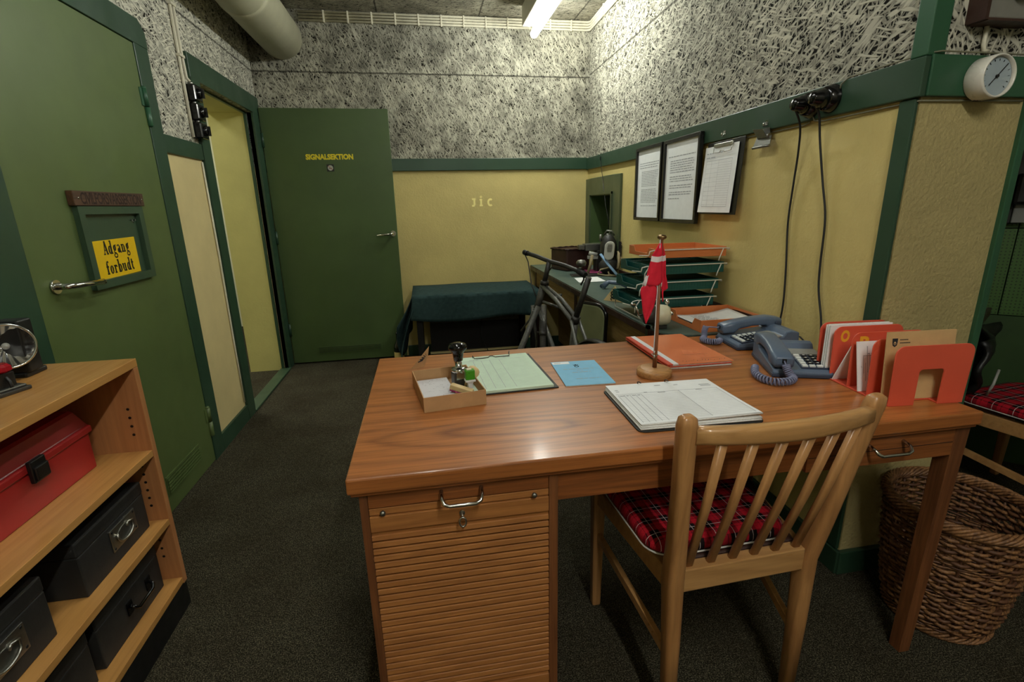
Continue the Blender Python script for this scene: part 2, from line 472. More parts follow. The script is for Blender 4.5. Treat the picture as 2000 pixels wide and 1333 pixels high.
    m['flag_red'] = flat('flag_red_cotton', (212, 38, 58), .8, var=.08, vs=60, spec=.2)
    m['flag_white'] = flat('flag_white_cotton', (226, 218, 218), .8, var=.06, vs=60, spec=.2)
    m['pole_wood'] = wood('varnished_pole', (110, 62, 32), (160, 98, 58), 'Z', .3, 1, .4)
    m['base_wood'] = wood('turned_beech', (170, 118, 68), (206, 156, 100), 'X', .35, 1.5, .4)
    m['cream_plastic'] = flat('cream_plastic', (210, 206, 178), .35, var=.04)
    m['dark_grey'] = flat('dark_grey_metal', (64, 62, 58), .35, .3, var=.1)
    m['wire_white'] = flat('white_coated_wire', (216, 214, 204), .4, var=.04)
    m['frame_black'] = flat('black_frame', (18, 18, 16), .35, var=.1)
    m['dial'] = flat('grey_dial', (158, 170, 176), .4, var=.03)
    m['white_case'] = flat('white_bakelite', (214, 210, 198), .3, var=.03)
    m['switch_plate'] = flat('grey_mounting_board', (120, 118, 110), .45, var=.06)
    m['metal_cover'] = flat('grey_hammered_cover', (176, 178, 172), .32, .2, var=.05)
    m['green_panel'] = perforated('perforated_green_panel', (62, 98, 40))
    m['green_plain'] = flat('plain_green_panel', (44, 72, 30), .6, var=.1, vs=8)
    m['wall_plain'] = plaster('plain_wall', (150, 148, 128), .1)
    m['bottle'] = flat('dark_bottle_glass', (14, 18, 12), .08, var=0)
    m['bottle_label'] = flat('bottle_label', (180, 160, 96), .8, var=.1)
    m['mint_plastic'] = flat('green_cap', (66, 148, 30), .35, var=.03)
    m['white_plastic'] = flat('white_plastic', (226, 228, 230), .35, var=.02)
    m['scribble'] = scribble('scribbled_paper')
    m['tri_wood'] = flat('pale_ply', (214, 186, 134), .6, var=.06)
    m['glass_lamp'] = brushed('mirror_reflector', (252, 252, 250), .12)
    m['red_glass'] = flat('ruby_plastic', (150, 14, 28), .2, var=.02)
    m['navy_cloth'] = flat('navy_cloth', (26, 44, 66), .9, var=.15)
    m['pale_wall'] = flat('pale_cream_wall', (228, 226, 196), .7, var=.03)
    m['tube'] = glow('fluorescent_tube', (246, 250, 242), TUBE)
    m['tube3'] = glow('fluorescent_tube_behind', (250, 250, 242), TUBE3)
    m['tube2'] = glow('fluorescent_tube_rear', (246, 250, 246), TUBE2)

setup_mats()

# ------------------------------------------------------------------ lettering
_txt = {}
def text_geo(body, bold=0.0, spacing=1.0):
    key = (body, bold, spacing)
    if key in _txt: return _txt[key]
    c = bpy.data.curves.new('t', 'FONT'); c.body = body; c.size = 1; c.offset = bold; c.space_character = spacing
    c.align_x = 'CENTER'; c.align_y = 'CENTER'; c.resolution_u = 3
    o = bpy.data.objects.new('t', c); COL.objects.link(o)
    dg = bpy.context.evaluated_depsgraph_get(); dg.update()
    me = bpy.data.meshes.new_from_object(o.evaluated_get(dg))
    r = ([tuple(v.co) for v in me.vertices], [tuple(p.vertices) for p in me.polygons])
    bpy.data.objects.remove(o); bpy.data.curves.remove(c); bpy.data.meshes.remove(me)
    xs = [v[0] for v in r[0]]; ys = [v[1] for v in r[0]]
    cx = (max(xs) + min(xs)) / 2; cy = (max(ys) + min(ys)) / 2
    w = max(xs) - min(xs); h = max(ys) - min(ys)
    r = ([((x - cx) / w, (y - cy) / h, 0) for x, y, z in r[0]], r[1])
    _txt[key] = r; return r
def put_text(m, body, T, w, h, mat=0, bold=0.0, spacing=1.0, depth=.0):
    """lettering in local XY of T filling w x h"""
    vs, fs = text_geo(body, bold, spacing)
    m.add([(x * w, y * h, depth) for x, y, z in vs], fs, mat, False, T)
def frame_at(o, x, y):
    """matrix with local X=x, Y=y"""
    x = Vector(x).normalized(); y = Vector(y).normalized(); z = x.cross(y).normalized()
    return Matrix(((x.x, y.x, z.x, o[0]), (x.y, y.y, z.y, o[1]), (x.z, y.z, z.z, o[2]), (0, 0, 0, 1)))
def stroke(m, pts, w, T, mat=0, z=.0):
    """flat pen stroke of width w (number or list)"""
    k = len(pts); ww = w if isinstance(w, (list, tuple)) else [w] * k
    L = []; R = []
    for i in range(k):
        a = Vector(pts[max(i - 1, 0)]); b = Vector(pts[min(i + 1, k - 1)])
        t = (b - a).normalized(); nrm = Vector((-t.y, t.x)) * ww[i] / 2; p = Vector(pts[i])
        L.append(p + nrm); R.append(p - nrm)
    vs = [(p.x, p.y, z) for p in L] + [(p.x, p.y, z) for p in R]
    m.add(vs, [(i, i + 1, k + i + 1, k + i) for i in range(k - 1)], mat, False, T)
def arc(cx, cy, rx, ry, a0, a1, n=14):
    return [(cx + rx * math.cos(math.radians(a0 + (a1 - a0) * i / n)), cy + ry * math.sin(math.radians(a0 + (a1 - a0) * i / n))) for i in range(n + 1)]
TH, TN, SF = .17, .08, .105     # thick stem, thin curve, serif height in x-height units
def slab(ch):
    """slab serif letters as strokes: list of (points, width); cell width about .62, x-height .62, cap 1"""
    b = TH; h = .62; sf = SF; w = .46
    def stem(x, y0, y1, s0=True, s1=True, l=.16):
        r = [([(x, y0), (x, y1)], b)]
        if s0: r.append(([(x - l, y0 + sf / 2), (x + l, y0 + sf / 2)], sf))
        if s1: r.append(([(x - l, y1 - sf / 2), (x + l * .45, y1 - sf / 2)], sf))
        return r
    def bowl(cx, cy, rx, ry, a0=0, a1=360):
        p = arc(cx, cy, rx - b / 2, ry - TN / 2, a0, a1, 22)
        ws = []
        for i in range(len(p)):
            a = math.radians(a0 + (a1 - a0) * i / (len(p) - 1)); ws.append(TN + (b - TN) * abs(math.cos(a)))
        return [(p, ws)]
    if ch == 'A': return [([(.06, .0), (.27, 1.0)], TN), ([(.27, 1.0), (.50, 0)], b * 1.1), ([(.13, .33), (.40, .33)], TN), ([(-.06, .05), (.20, .05)], sf), ([(.36, .05), (.64, .05)], sf)], .60
    if ch == 'd': return bowl(.23, .31, .23, .31) + stem(.42, 0, 1, False, True, .16) + [([(.42, .05), (.58, .05)], sf)], .60
    if ch == 'b': return stem(.12, 0, 1, False, True, .16) + bowl(.30, .31, .23, .31), .57
    if ch == 'g': return bowl(.22, .40, .20, .22) + [([(.30, .58), (.46, .62)], TN * 1.3)] + [(arc(.24, -.16, .22, .14, 100, 440, 22), TN * 1.3), ([(.12, .20), (.10, .08), (.34, .0), (.44, -.1)], b * .7)], .52
    if ch == 'a': return [(arc(.20, .45, .17, .14, 160, 0, 12), TN * 1.3), ([(.37, .47), (.37, .1), (.44, .05), (.54, .05)], b)] + bowl(.21, .18, .18, .18), .56
    if ch == 'n': return stem(.12, 0, h, True, True) + [([(.12, .44), (.24, .58), (.36, .56), (.42, .44)], TN * 1.3)] + [([(.42, .48), (.42, 0)], b), ([(.28, .05), (.58, .05)], sf)], .62
    if ch == 'u': return [([(.12, h), (.12, .2)], b), ([(-.04, h - .05), (.14, h - .05)], sf), ([(.12, .22), (.2, .06), (.32, .06), (.42, .2)], TN * 1.4), ([(.42, h), (.42, 0)], b), ([(.28, h - .05), (.44, h - .05)], sf), ([(.42, .05), (.57, .05)], sf)], .62
    if ch == 'f': return stem(.16, 0, .8, True, False) + [([(.0, h - .05), (.36, h - .05)], sf), ([(.16, .78), (.2, .92), (.3, .95), (.38, .86)], TN * 1.6)], .42
    if ch == 't': return [([(.15, .84), (.15, .16), (.22, .05), (.36, .08)], b), ([(.0, h - .05), (.36, h - .05)], sf)], .42
    if ch == 'o': return bowl(.24, .31, .24, .31), .54
    if ch == 'r': return stem(.12, 0, h, True, True) + [([(.12, .42), (.22, .56), (.34, .56)], TN * 1.6), (arc(.36, .5, .04, .04, 0, 360, 8), .08)], .48
    if ch == 'J': return [([(.34, 1), (.34, .2), (.26, .06), (.0, .06)], .2), ([(.02, .92), (.52, .92)], .18)], .72
    if ch == 'i': return [([(.2, 0), (.2, .86)], .2), ([(0, .08), (.42, .08)], .17), ([(0, .82), (.36, .82)], .17), (arc(.2, 1.17, .07, .07, 0, 360, 10), .16)], .74
    if ch == 'C': return [(arc(.34, .46, .3, .40, 50, 310, 20), .2)], .7
    return [], .4
def slab_text(m, s, T, xh, wscale=1.0, mat=0, gap=.08, z=0):
    tot = sum(slab(c)[1] + gap for c in s) - gap
    x = -tot / 2
    for c in s:
        st, w = slab(c)
        for k, (pts, ww) in enumerate(st):
            ww = [q * xh for q in ww] if isinstance(ww, list) else ww * xh
            stroke(m, [((x + px) * xh * wscale, py * xh) for px, py in pts], ww, T, mat, z + k * 2e-5)
        x += w + gap
def word_lines(m, T, x0, x1, y, h, mat=0, rng=random, fill=.85, z=.0004):
    """one line of illegible small print"""
    x = x0
    while x < x1:
        w = rng.uniform(2.0, 8.0) * h
        e = min(x + w, x1)
        m.add([(x, y - h / 2, z), (e, y - h / 2, z), (e, y + h / 2, z), (x, y + h / 2, z)], [(0, 1, 2, 3)], mat, False, T)
        x = e + h * 1.1
def rule(m, T, x0, y0, x1, y1, w, mat=0, z=.0004):
    stroke(m, [(x0, y0), (x1, y1)], w, T, mat, z)
def rrect(x0, x1, y0, y1, r, n=5):
    p = []
    for cx, cy, a in ((x1 - r, y0 + r, -90), (x1 - r, y1 - r, 0), (x0 + r, y1 - r, 90), (x0 + r, y0 + r, 180)):
        p += [(cx + r * math.cos(math.radians(a + 90 * i / n)), cy + r * math.sin(math.radians(a + 90 * i / n))) for i in range(n + 1)]
    return p
# ================================================================== camera
def make_camera():
    f, pitch, roll, yaw = 962.98, .267817, .0226444, -.1685116
    cam = bpy.data.cameras.new('camera'); o = bpy.data.objects.new('camera', cam); COL.objects.link(o)
    cam.sensor_width = 36; cam.sensor_fit = 'HORIZONTAL'; cam.lens = f / 2000 * 36; cam.clip_start = .02; cam.clip_end = 60
    cy, sy, cp, sp, cr, sr = math.cos(yaw), math.sin(yaw), math.cos(pitch), math.sin(pitch), math.cos(roll), math.sin(roll)
    B = Matrix(((1, 0, 0), (0, 0, -1), (0, 1, 0))); Rz = Matrix(((cy, sy, 0), (-sy, cy, 0), (0, 0, 1)))
    Rx = Matrix(((1, 0, 0), (0, cp, -sp), (0, sp, cp))); Rr = Matrix(((cr, sr, 0), (-sr, cr, 0), (0, 0, 1)))
    R = Rr @ Rx @ B @ Rz              # world -> camera (x right, y down, z forward)
    Q = R.transposed() @ Matrix(((1, 0, 0), (0, -1, 0), (0, 0, -1)))
    m4 = Q.to_4x4(); m4.translation = (0, 0, 1.255)
    o.matrix_world = m4; S.camera = o
make_camera()

m_ = MAT
XL, YB, CEIL = -1.165, 4.27, 2.66
def xw(y): return 1.335 + (y - 1.25) * .0281      # right wall line
YC = 1.24; XC = xw(YC)                            # outer corner of the pillar
XE = 1.678                                        # end of the pillar face

# ================================================================== shell
b = M(); b.box(-3.2, 3.6, -1.8, 6.2, -.06, 0); struct(b.build('floor', m_['carpet']))
b = M(); b.box(-3.2, 3.6, -1.8, 6.2, CEIL, CEIL + .08); struct(b.build('ceiling', m_['ww_ceil']))

# left wall with the doorway of the open door (y 3.22..4.11, z 0..1.945)
D2a, D2b, D2h = 3.22, 4.11, 1.945
TH_L = .29
b = M()
for (y0, y1, z0, z1) in ((-1.8, D2a, 0, 1.57), (D2b, 4.42, 0, 1.57)): b.box(XL - TH_L, XL, y0, y1, z0, z1, 0)
for (y0, y1, z0, z1) in ((-1.8, D2a, 1.57, CEIL), (D2b, 4.42, 1.57, CEIL), (D2a, D2b, D2h, CEIL)): b.box(XL - TH_L, XL, y0, y1, z0, z1, 1)
# painted plaster lining of the doorway
b.box(XL - TH_L, XL - .03, D2b - .006, D2b, 0, D2h, 2); b.box(XL - TH_L, XL - .03, D2a, D2a + .006, 0, D2h, 2); b.box(XL - TH_L, XL - .03, D2a + .006, D2b - .006, D2h - .006, D2h, 2)
struct(b.build('wall_left', [m_['cream_panel'], m_['ww_left'], m_['yellow_reveal']]))

b = M(); b.box(XL, 1.75, YB, YB + .15, 0, 1.59, 0); b.box(XL, 1.75, YB, YB + .15, 1.59, CEIL, 1)
struct(b.build('wall_back', [m_['yellow'], m_['ww_back']]))

# right wall, splayed very slightly, with the hatch recess (y 3.60..4.12, z .93..1.325)
H0, H1, HZ0, HZ1 = 3.60, 4.12, .93, 1.325
b = M()
def wseg(y0, y1, z0, z1, mat, d=.34):
    b.hexa([(xw(y0), y0, z0), (1.70, y0, z0), (1.75, y1, z0), (xw(y1), y1, z0), (xw(y0), y0, z1), (1.70, y0, z1), (1.75, y1, z1), (xw(y1), y1, z1)], mat)
wseg(YC, H0, 0, 1.57, 0); wseg(H1, YB, 0, 1.57, 0); wseg(H0, H1, 0, HZ0, 0); wseg(H0, H1, HZ1, 1.57, 0)
wseg(YC, YB, 1.57, CEIL, 1)
b.hexa([(xw(H0) + .14, H0, HZ0), (1.70, H0, HZ0), (1.75, H1, HZ0), (xw(H1) + .14, H1, HZ0), (xw(H0) + .14, H0, HZ1), (1.70, H0, HZ1), (1.75, H1, HZ1), (xw(H1) + .14, H1, HZ1)], 2)
struct(b.build('wall_right', [m_['yellow'], m_['ww_right'], m_['hatch_green']]))
# skin of the pillar end that faces the room (rougher plaster)
b = M(); b.box(XC + .002, XE, YC - .006, YC, 0, 1.57, 0); b.box(XC + .002, 2.1, YC - .006, YC, 1.57, CEIL, 1)
b.box(1.68, 2.1, YC, YC + .3, 1.60, CEIL, 1)
struct(b.build('wall_pillar', [m_['yellow_rough'], m_['ww_pillar']]))
# walls that close the room behind and beside the camera
b = M(); b.box(XL - TH_L, 3.4, -1.8, -1.7, 0, CEIL); struct(b.build('wall_rear', m_['wall_plain']))
b = M(); b.box(3.3, 3.4, -1.7, 3.2, 0, CEIL); struct(b.build('wall_side', m_['wall_plain']))
# slanted green panelled wall of the alcove beyond the pillar
AX = Vector((2.62, 1.80, 0)); AD = Vector((-.74, .67, 0)).normalized(); AN = Vector((-.67, -.74, 0)).normalized()
def al(s, n, z): p = AX + AD * s + AN * n; return (p.x, p.y, z)
b = M()
def alseg(s0, s1, z0, z1, mat, n0=-.06, n1=0.0):
    T = frame_at(AX, -AD, (0, 0, 1)).copy()
    b.hexa([al(s0, n0, z0), al(s1, n0, z0), al(s1, n1, z0), al(s0, n1, z0), al(s0, n0, z1), al(s1, n0, z1), al(s1, n1, z1), al(s0, n1, z1)], mat)
alseg(-.95, 1.25, 0, .715, 1); alseg(-.95, 1.25, 1.455, 2.66, 1)
o = struct(b.build('wall_alcove', [m_['green_panel'], m_['green_plain'], m_['wall_plain']]))
# perforated panels are built in their own frame so that the holes follow the wall
T = frame_at(AX + AN * 0, -AD, (0, 0, 1))
b = M()
for s0, s1 in ((-1.25, -.66), (-.655, -.03), (-.025, .60), (.605, .95)):
    b.box(s0, s1, .72, 1.108, -.05, .004, 0, None); b.box(s0, s1, 1.113, 1.45, -.05, .004, 0, None)
# local x along wall, y up, z out of the wall -> swap for the perforation node (x, z)
b.v = [Vector((p.x, -p.z, p.y)) for p in b.v]
o = struct(b.build('wall_panel', m_['green_panel'], fix=True))
Rw = Matrix.Rotation(math.atan2(-AD.y, -AD.x), 4, 'Z'); o.matrix_world = Matrix.Translation(AX) @ Rw; WM[o.name] = o.matrix_world.copy()

# passage behind the open doorway
b = M(); b.box(-2.9, -2.8, 2.4, 6.0, 0, CEIL, 0); b.box(-2.8, XL - TH_L, 5.9, 6.0, 0, CEIL, 0); b.box(-2.8, XL - TH_L, 2.4, 2.5, 0, CEIL, 0)
struct(b.build('wall_passage', m_['pale_wall']))
t = thing('hanging_coat', 'dark navy cloth hanging in the passage behind the open doorway', 'coat', (-2.2, 5.2, .2))
b = M(); b.surf(lambda u, v: (-2.25 + .04 * math.sin(u * 22) + .02 * math.sin(v * 6 + u * 9), 4.55 + 1.2 * u, .15 + 1.38 * v), 40, 10); b.build('cloth', m_['navy_cloth'], t, solid=.02, fix=False)

# ------------------------------------------------------------------ trims
k = 0
def trim(bm, mat='trim', bev=.003):
    global k; k += 1
    return struct(bm.build('trim_%d' % k, m_[mat], bevel=bev))
b = M(); b.box(XL + .0, xw(YB) - .02, YB - .02, YB, 1.542, 1.635); trim(b)
b = M()
def slope(y): return 1.511 + (y - 1.25) / 3.02 * .026
y0, y1 = YC - .02, YB
b.hexa([(xw(y0) - .02, y0, slope(y0)), (xw(y0), y0, slope(y0)), (xw(y1), y1, slope(y1)), (xw(y1) - .02, y1, slope(y1)),
        (xw(y0) - .02, y0, slope(y0) + .098), (xw(y0), y0, slope(y0) + .098), (xw(y1), y1, slope(y1) + .093), (xw(y1) - .02, y1, slope(y1) + .093)]); trim(b)
b = M(); b.box(XC, 2.1, YC - .024, YC - .006, 1.512, 1.612); trim(b, 'trim_wood')
# corner posts: below the rail on the wall side, above the rail on both sides
b = M(); b.hexa([(xw(1.235) - .012, 1.235, .09), (xw(1.235), 1.235, .09), (xw(1.285), 1.285, .09), (xw(1.285) - .012, 1.285, .09)] + [(xw(1.235) - .012, 1.235, 1.51), (xw(1.235), 1.235, 1.51), (xw(1.285), 1.285, 1.51), (xw(1.285) - .012, 1.285, 1.51)]); trim(b)
b = M(); b.box(XC - .016, XC, YC - .018, YC + .03, 1.61, CEIL); b.box(XC, XC + .04, YC - .018, YC - .006, 1.61, CEIL); trim(b, 'trim_wood')
b = M(); b.box(XE - .004, XE + .02, YC - .02, YC + .30, 0, 1.512); trim(b, 'trim_wood')
b = M(); b.box(XE, 3.0, YC + .26, YC + .30, 1.43, 1.51)
# baseboards
b = M(); b.hexa([(xw(1.225) - .016, 1.222, 0), (xw(1.225), 1.222, 0), (xw(YB), YB, 0), (xw(YB) - .016, YB, 0), (xw(1.225) - .016, 1.222, .088), (xw(1.225), 1.222, .088), (xw(YB), YB, .088), (xw(YB) - .016, YB, .088)]); struct(b.build('baseboard_right', m_['trim'], bevel=.003))
b = M(); b.box(XC - .01, XE, YC - .024, YC - .006, 0, .088); struct(b.build('baseboard_pillar', m_['trim'], bevel=.003))
b = M(); b.box(-.2, xw(YB) - .016, YB - .016, YB, 0, .092); struct(b.build('baseboard_back', m_['trim'], bevel=.003))
b = M(); b.box(XL, XL + .016, 2.685, 3.10, 0, .095); struct(b.build('baseboard_left', m_['trim'], bevel=.003))
b = M(); b.box(XL, XL + .014, 2.685, 3.10, 1.53, 1.612); trim(b)

# ================================================================== door_1 : the closed door, no entry
d1 = thing('door_1', None, None, (XL, 2.13, 0)); d1['kind'] = 'structure'
b = M(); b.box(XL, XL + .012, 1.68, 2.57, .006, 1.952); b.build('leaf', m_['door'], d1, bevel=.002)
b = M(); b.box(XL, XL + .016, 2.572, 2.685, 0, 1.96); b.box(XL, XL + .018, .3, 1.678, 0, 1.96)
b.add([(XL, .3, 1.954), (XL, 2.685, 1.954), (XL, 2.685, 2.02), (XL, 2.64, 2.062), (XL, .3, 2.062), (XL + .018, .3, 1.954), (XL + .018, 2.685, 1.954), (XL + .018, 2.685, 2.02), (XL + .018, 2.64, 2.062), (XL + .018, .3, 2.062)],
      [(4, 3, 2, 1, 0), (5, 6, 7, 8, 9), (0, 1, 6, 5), (1, 2, 7, 6), (2, 3, 8, 7), (3, 4, 9, 8), (4, 0, 5, 9)])
b.build('frame', m_['trim'], d1, bevel=.002)
for z0 in (1.63, .145):
    b = M(); b.cyl((XL + .018, 2.574, z0), (XL + .018, 2.574, z0 + .072), .011); b.cyl((XL + .018, 2.574, z0 + .075), (XL + .018, 2.574, z0 + .15), .0105)
    b.ell((XL + .018, 2.574, z0), (.011, .011, .008)); b.ell((XL + .018, 2.574, z0 + .15), (.011, .011, .008)); b.box(XL + .005, XL + .016, 2.545, 2.574, z0 + .076, z0 + .148)
    b.build('hinge', m_['door' if z0 < 1 else 'trim_wood'], d1)
b = M()    # vent grille at the foot
b.box(XL + .012, XL + .016, 2.10, 2.42, .078, .168, 0); b.box(XL + .016, XL + .0165, 2.105, 2.415, .088, .158, 1)
for i in range(5): b.box(XL + .016, XL + .021, 2.105, 2.415, .090 + i * .0145, .0955 + i * .0145, 0)
for i in range(33): b.box(XL + .016, XL + .0195, 2.107 + i * .0094, 2.110 + i * .0094, .088, .158, 0)
b.build('vent_grille', [m_['door'], m_['black']], d1)
b = M()    # lever handle
b.cyl((XL + .012, 1.765, 1.04), (XL + .020, 1.765, 1.04), .022, n=24); b.tube([(XL + .02, 1.765, 1.04), (XL + .052, 1.765, 1.04), (XL + .062, 1.78, 1.04), (XL + .062, 1.85, 1.036), (XL + .060, 1.925, 1.032)], [.010, .0095, .0095, .009, .0105], 12)
b.ell((XL + .06, 1.925, 1.032), (.0105, .006, .0105))
b.build('handle', m_['chrome'], d1)
b = M()    # open slot frame that holds the notice
y0, y1, z0, z1 = 1.936, 2.337, 1.000, 1.286; w = .032
for q in ((y0, y1, z0, z0 + .030), (y0, y1, z1 - .028, z1), (y0, y0 + w, z0 + .03, z1 - .028), (y1 - w, y1, z0 + .03, z1 - .028)): b.box(XL + .012, XL + .030, *q)
b.box(XL + .012, XL + .0135, y0 + w, y1 - w, z0 + .03, z1 - .028)
b.build('slot_frame', m_['slot_green'], d1, bevel=.002)
b = M(); b.tube([(XL + .014, 2.262, 1.232), (XL + .02, 2.262, 1.236), (XL + .024, 2.262, 1.222)], .002, 6); b.tube([(XL + .014, 2.285, 1.232), (XL + .022, 2.282, 1.236), (XL + .024, 2.276, 1.230)], .002, 6); b.build('hook', m_['steel'], d1)

# carved wooden name board above the slot
t = thing('name_board', 'carved brown wooden name board screwed above the slot frame on the closed green door', 'sign', (XL + .012, 2.14, 1.285))
b = M(); b.box(XL + .012, XL + .034, 1.922, 2.352, 1.287, 1.336, 0); b.build('board', m_['sign_wood'], t, bevel=.002)
T = frame_at((XL + .0344, 2.142, 1.3115), (0, 1, 0), (0, 0, 1)); b = M(); put_text(b, 'CIVILFORSVARSSEKTION', T, .372, .040, 0, .02, .9); b.build('lettering', m_['sign_cut'], t)
for y in (1.945, 2.338):
    b = M(); b.ell((XL + .034, y, 1.312), (.002, .004, .004), 10, 6); b.build('screw', m_['chrome'], t)

# yellow notice
t = thing('notice', 'yellow no entry notice with black words, in the slot of the closed green door', 'sign', (XL + .016, 2.1, 1.024))
T = frame_at((XL + .0165, 2.105, 1.03), (0, 1, .012), (0, 0, 1))
b = M(); b.box(-.148, .148, 0, .137, -.0015, .0015, 0, T); b.build('card', m_['yellow_sign'], t)
b = M(); slab_text(b, 'Adgang', T @ Matrix.Translation((.018, .085, .0019)), .049, .88, 0, .08); slab_text(b, 'forbudt', T @ Matrix.Translation((.018, .014, .0019)), .049, .88, 0, .08)
b.build('lettering', m_['black'], t, fix=False)

# ================================================================== door_2 : open door and its frame
d2 = thing('door_2', None, None, (XL, D2b, 0)); d2['kind'] = 'structure'
b = M()
b.box(XL - .03, XL + .016, 3.105, D2a, 0, D2h); b.box(XL - .03, XL + .016, D2b, 4.235, 0, D2h); b.box(XL - .03, XL + .016, 3.105, 4.268, D2h, 2.066)
b.box(XL - .05, XL - .03, D2a - .02, D2a + .012, 0, D2h); b.box(XL - .05, XL - .03, D2b - .014, D2b + .012, 0, D2h); b.box(XL - .05, XL - .03, D2a, D2b, D2h - .014, D2h)
b.build('frame', m_['trim'], d2, bevel=.002)
b = M(); b.box(XL - .06, XL + .02, D2a, D2b, 0, .014); b.build('threshold', m_['slot_green'], d2, bevel=.003)
LY = 4.228
b = M(); b.box(XL + .02, -.212, LY, LY + .035, .012, 1.995); b.build('leaf', m_['door_far'], d2, bevel=.002)
T = frame_at((-.676, LY - .0006, 1.650), (1, 0, 0), (0, 0, 1)); b = M(); put_text(b, 'SIGNALSEKTION', T, .352, .042, 0, .05); b.build('lettering', m_['yellow_letter'], d2)
b = M(); b.cyl((-.245, LY, 1.058), (-.245, LY - .008, 1.058), .022); b.tube([(-.245, LY - .006, 1.058), (-.245, LY - .045, 1.058), (-.262, LY - .055, 1.056), (-.375, LY - .055, 1.048)], .0095, 10); b.build('handle', m_['chrome'], d2)
b = M(); b.box(-.945, -.418, LY - .004, LY, .076, .140, 0); b.box(-.935, -.428, LY - .0045, LY - .003, .084, .132, 1)
for i in range(5): b.box(-.935, -.428, LY - .008, LY - .004, .085 + i * .0095, .090 + i * .0095, 0)
b.build('vent_grille', [m_['door_far'], m_['black']], d2)
for z0 in (.25, 1.0, 1.72):
    b = M(); b.cyl((XL + .022, LY - .004, z0), (XL + .022, LY - .004, z0 + .1), .010); b.build('hinge', m_['trim'], d2)
# small square sign under the lettering: crossed-out pictogram
t = thing('pictogram', 'small black square sticker with a pale disc under the lettering of the open green door', 'sign', (-.678, LY, 1.555))
b = M(); b.box(-.705, -.652, LY - .002, LY, 1.543, 1.595, 0)
T = frame_at((-.6785, LY - .0022, 1.569), (1, 0, 0), (0, 0, 1)); b.prism([(.020 * math.cos(i * PI / 12), .020 * math.sin(i * PI / 12)) for i in range(24)], 0, .0005, 1, T)
stroke(b, [(-.011, -.003), (.010, -.003)], .004, T, 0, .0008); stroke(b, [(-.014, .014), (.014, -.014)], .003, T, 2, .0010); b.build('plate', [m_['black'], m_['mask_grey'], m_['red_box']], t)

# white letters on the back wall
t = thing('wall_lettering', 'raised pale yellow letters JIC on the yellow back wall', 'lettering', (.49, YB, 1.255))
for ch, x in (('J', .413), ('i', .478), ('C', .548)):
    T = frame_at((x, YB - .001, 1.258), (1, 0, 0), (0, 0, 1)); b = M()
    for kk, (pts, ww) in enumerate(slab(ch)[0]): stroke(b, [(px * .062, py * .062) for px, py in pts], ww * .082 if not isinstance(ww, list) else [q * .082 for q in ww], T, 0, .0006 + kk * 3e-5)
    b.build('letter', m_['pale_letter'], t, fix=False)

# ================================================================== ceiling services
t = thing('ventilation_duct', 'large round cream ventilation duct running under the ceiling into the back wall', 'duct', (-.93, 3.2, 2.47))
DX, DZ, DR = -.93, 2.475, .148
b = M(); b.tube([(DX, -1.6, DZ), (DX, 1.0, DZ), (DX, YB - .005, DZ)], DR, 40); b.build('pipe', m_['duct'], t)
for y in (3.42, 1.6):
    b = M(); T = Matrix.Translation((DX, y, DZ)) @ Matrix.Rotation(PI / 2, 4, 'X'); b.lathe([(DR, -.03), (DR + .003, -.028), (DR + .003, -.004), (DR + .0045, 0), (DR + .003, .004), (DR + .003, .028), (DR, .03)], 40, 0, T); b.build('joint_ring', m_['duct'], t)

t = thing('cable_run', 'band of four painted cables clipped along the top of the back and right walls', 'cables', (0, YB, 2.6))
for i in range(4):
    z = 2.588 + i * .019; r = .0085
    p = [(-.79, YB - .011, z), (.3, YB - .011, z)]
    for q in range(7):
        a = q / 6 * PI / 2; rr = .02 + .012 * 0
        p.append((xw(YB) - .011 - .03 + .03 * math.sin(a), YB - .011 - .03 + .03 * math.cos(a), z))
    p += [(xw(3.2) - .011, 3.2, z), (xw(1.32) - .011, 1.32, z)]
    b = M(); b.tube(p, r, 8); b.build('cable', m_['cable'], t)
for i in range(12):
    x = -.62 + i * .17
    if x > 1.3: break
    b = M(); b.box(x, x + .012, YB - .022, YB, 2.575, 2.655); b.build('clip', m_['cable'], t, bevel=.002)
for i in range(7):
    y = 3.9 - i * .36
    b = M(); b.hexa([(xw(y) - .022, y, 2.575), (xw(y), y, 2.575), (xw(y), y + .012, 2.575), (xw(y) - .022, y + .012, 2.575), (xw(y) - .022, y, 2.655), (xw(y), y, 2.655), (xw(y), y + .012, 2.655), (xw(y) - .022, y + .012, 2.655)]); b.build('clip', m_['cable'], t)

def ceiling_lamp(y0, y1, x, label, tube, rot=None):
    t = thing('ceiling_lamp', label, 'lamp', (x, (y0 + y1) / 2, CEIL), 0, None)
    b = M(); b.box(x - .095, x + .015, y0, y1 - .02, CEIL - .135, CEIL); b.build('housing', m_['offwhite'], t, bevel=.006)
    b = M(); b.tube([(x, y0 + .03, CEIL - .175), (x, y1, CEIL - .175)], .027, 20); b.ell((x, y1, CEIL - .175), (.027, .016, .027)); b.build('tube', m_[tube], t)
    for y in (y0 + .02, y1 - .06):
        b = M(); b.box(x - .024, x + .012, y, y + .04, CEIL - .155, CEIL - .135); b.build('lamp_holder', m_['offwhite'], t, bevel=.002)
ceiling_lamp(2.84, 4.05, .908, 'lit fluorescent batten on the ceiling near the back right corner', 'tube')
ceiling_lamp(1.0, 2.2, -.05, 'lit fluorescent batten on the ceiling above the desk, out of view', 'tube2')
ceiling_lamp(-1.3, -.1, .45, 'lit fluorescent batten on the ceiling behind the viewer', 'tube3')

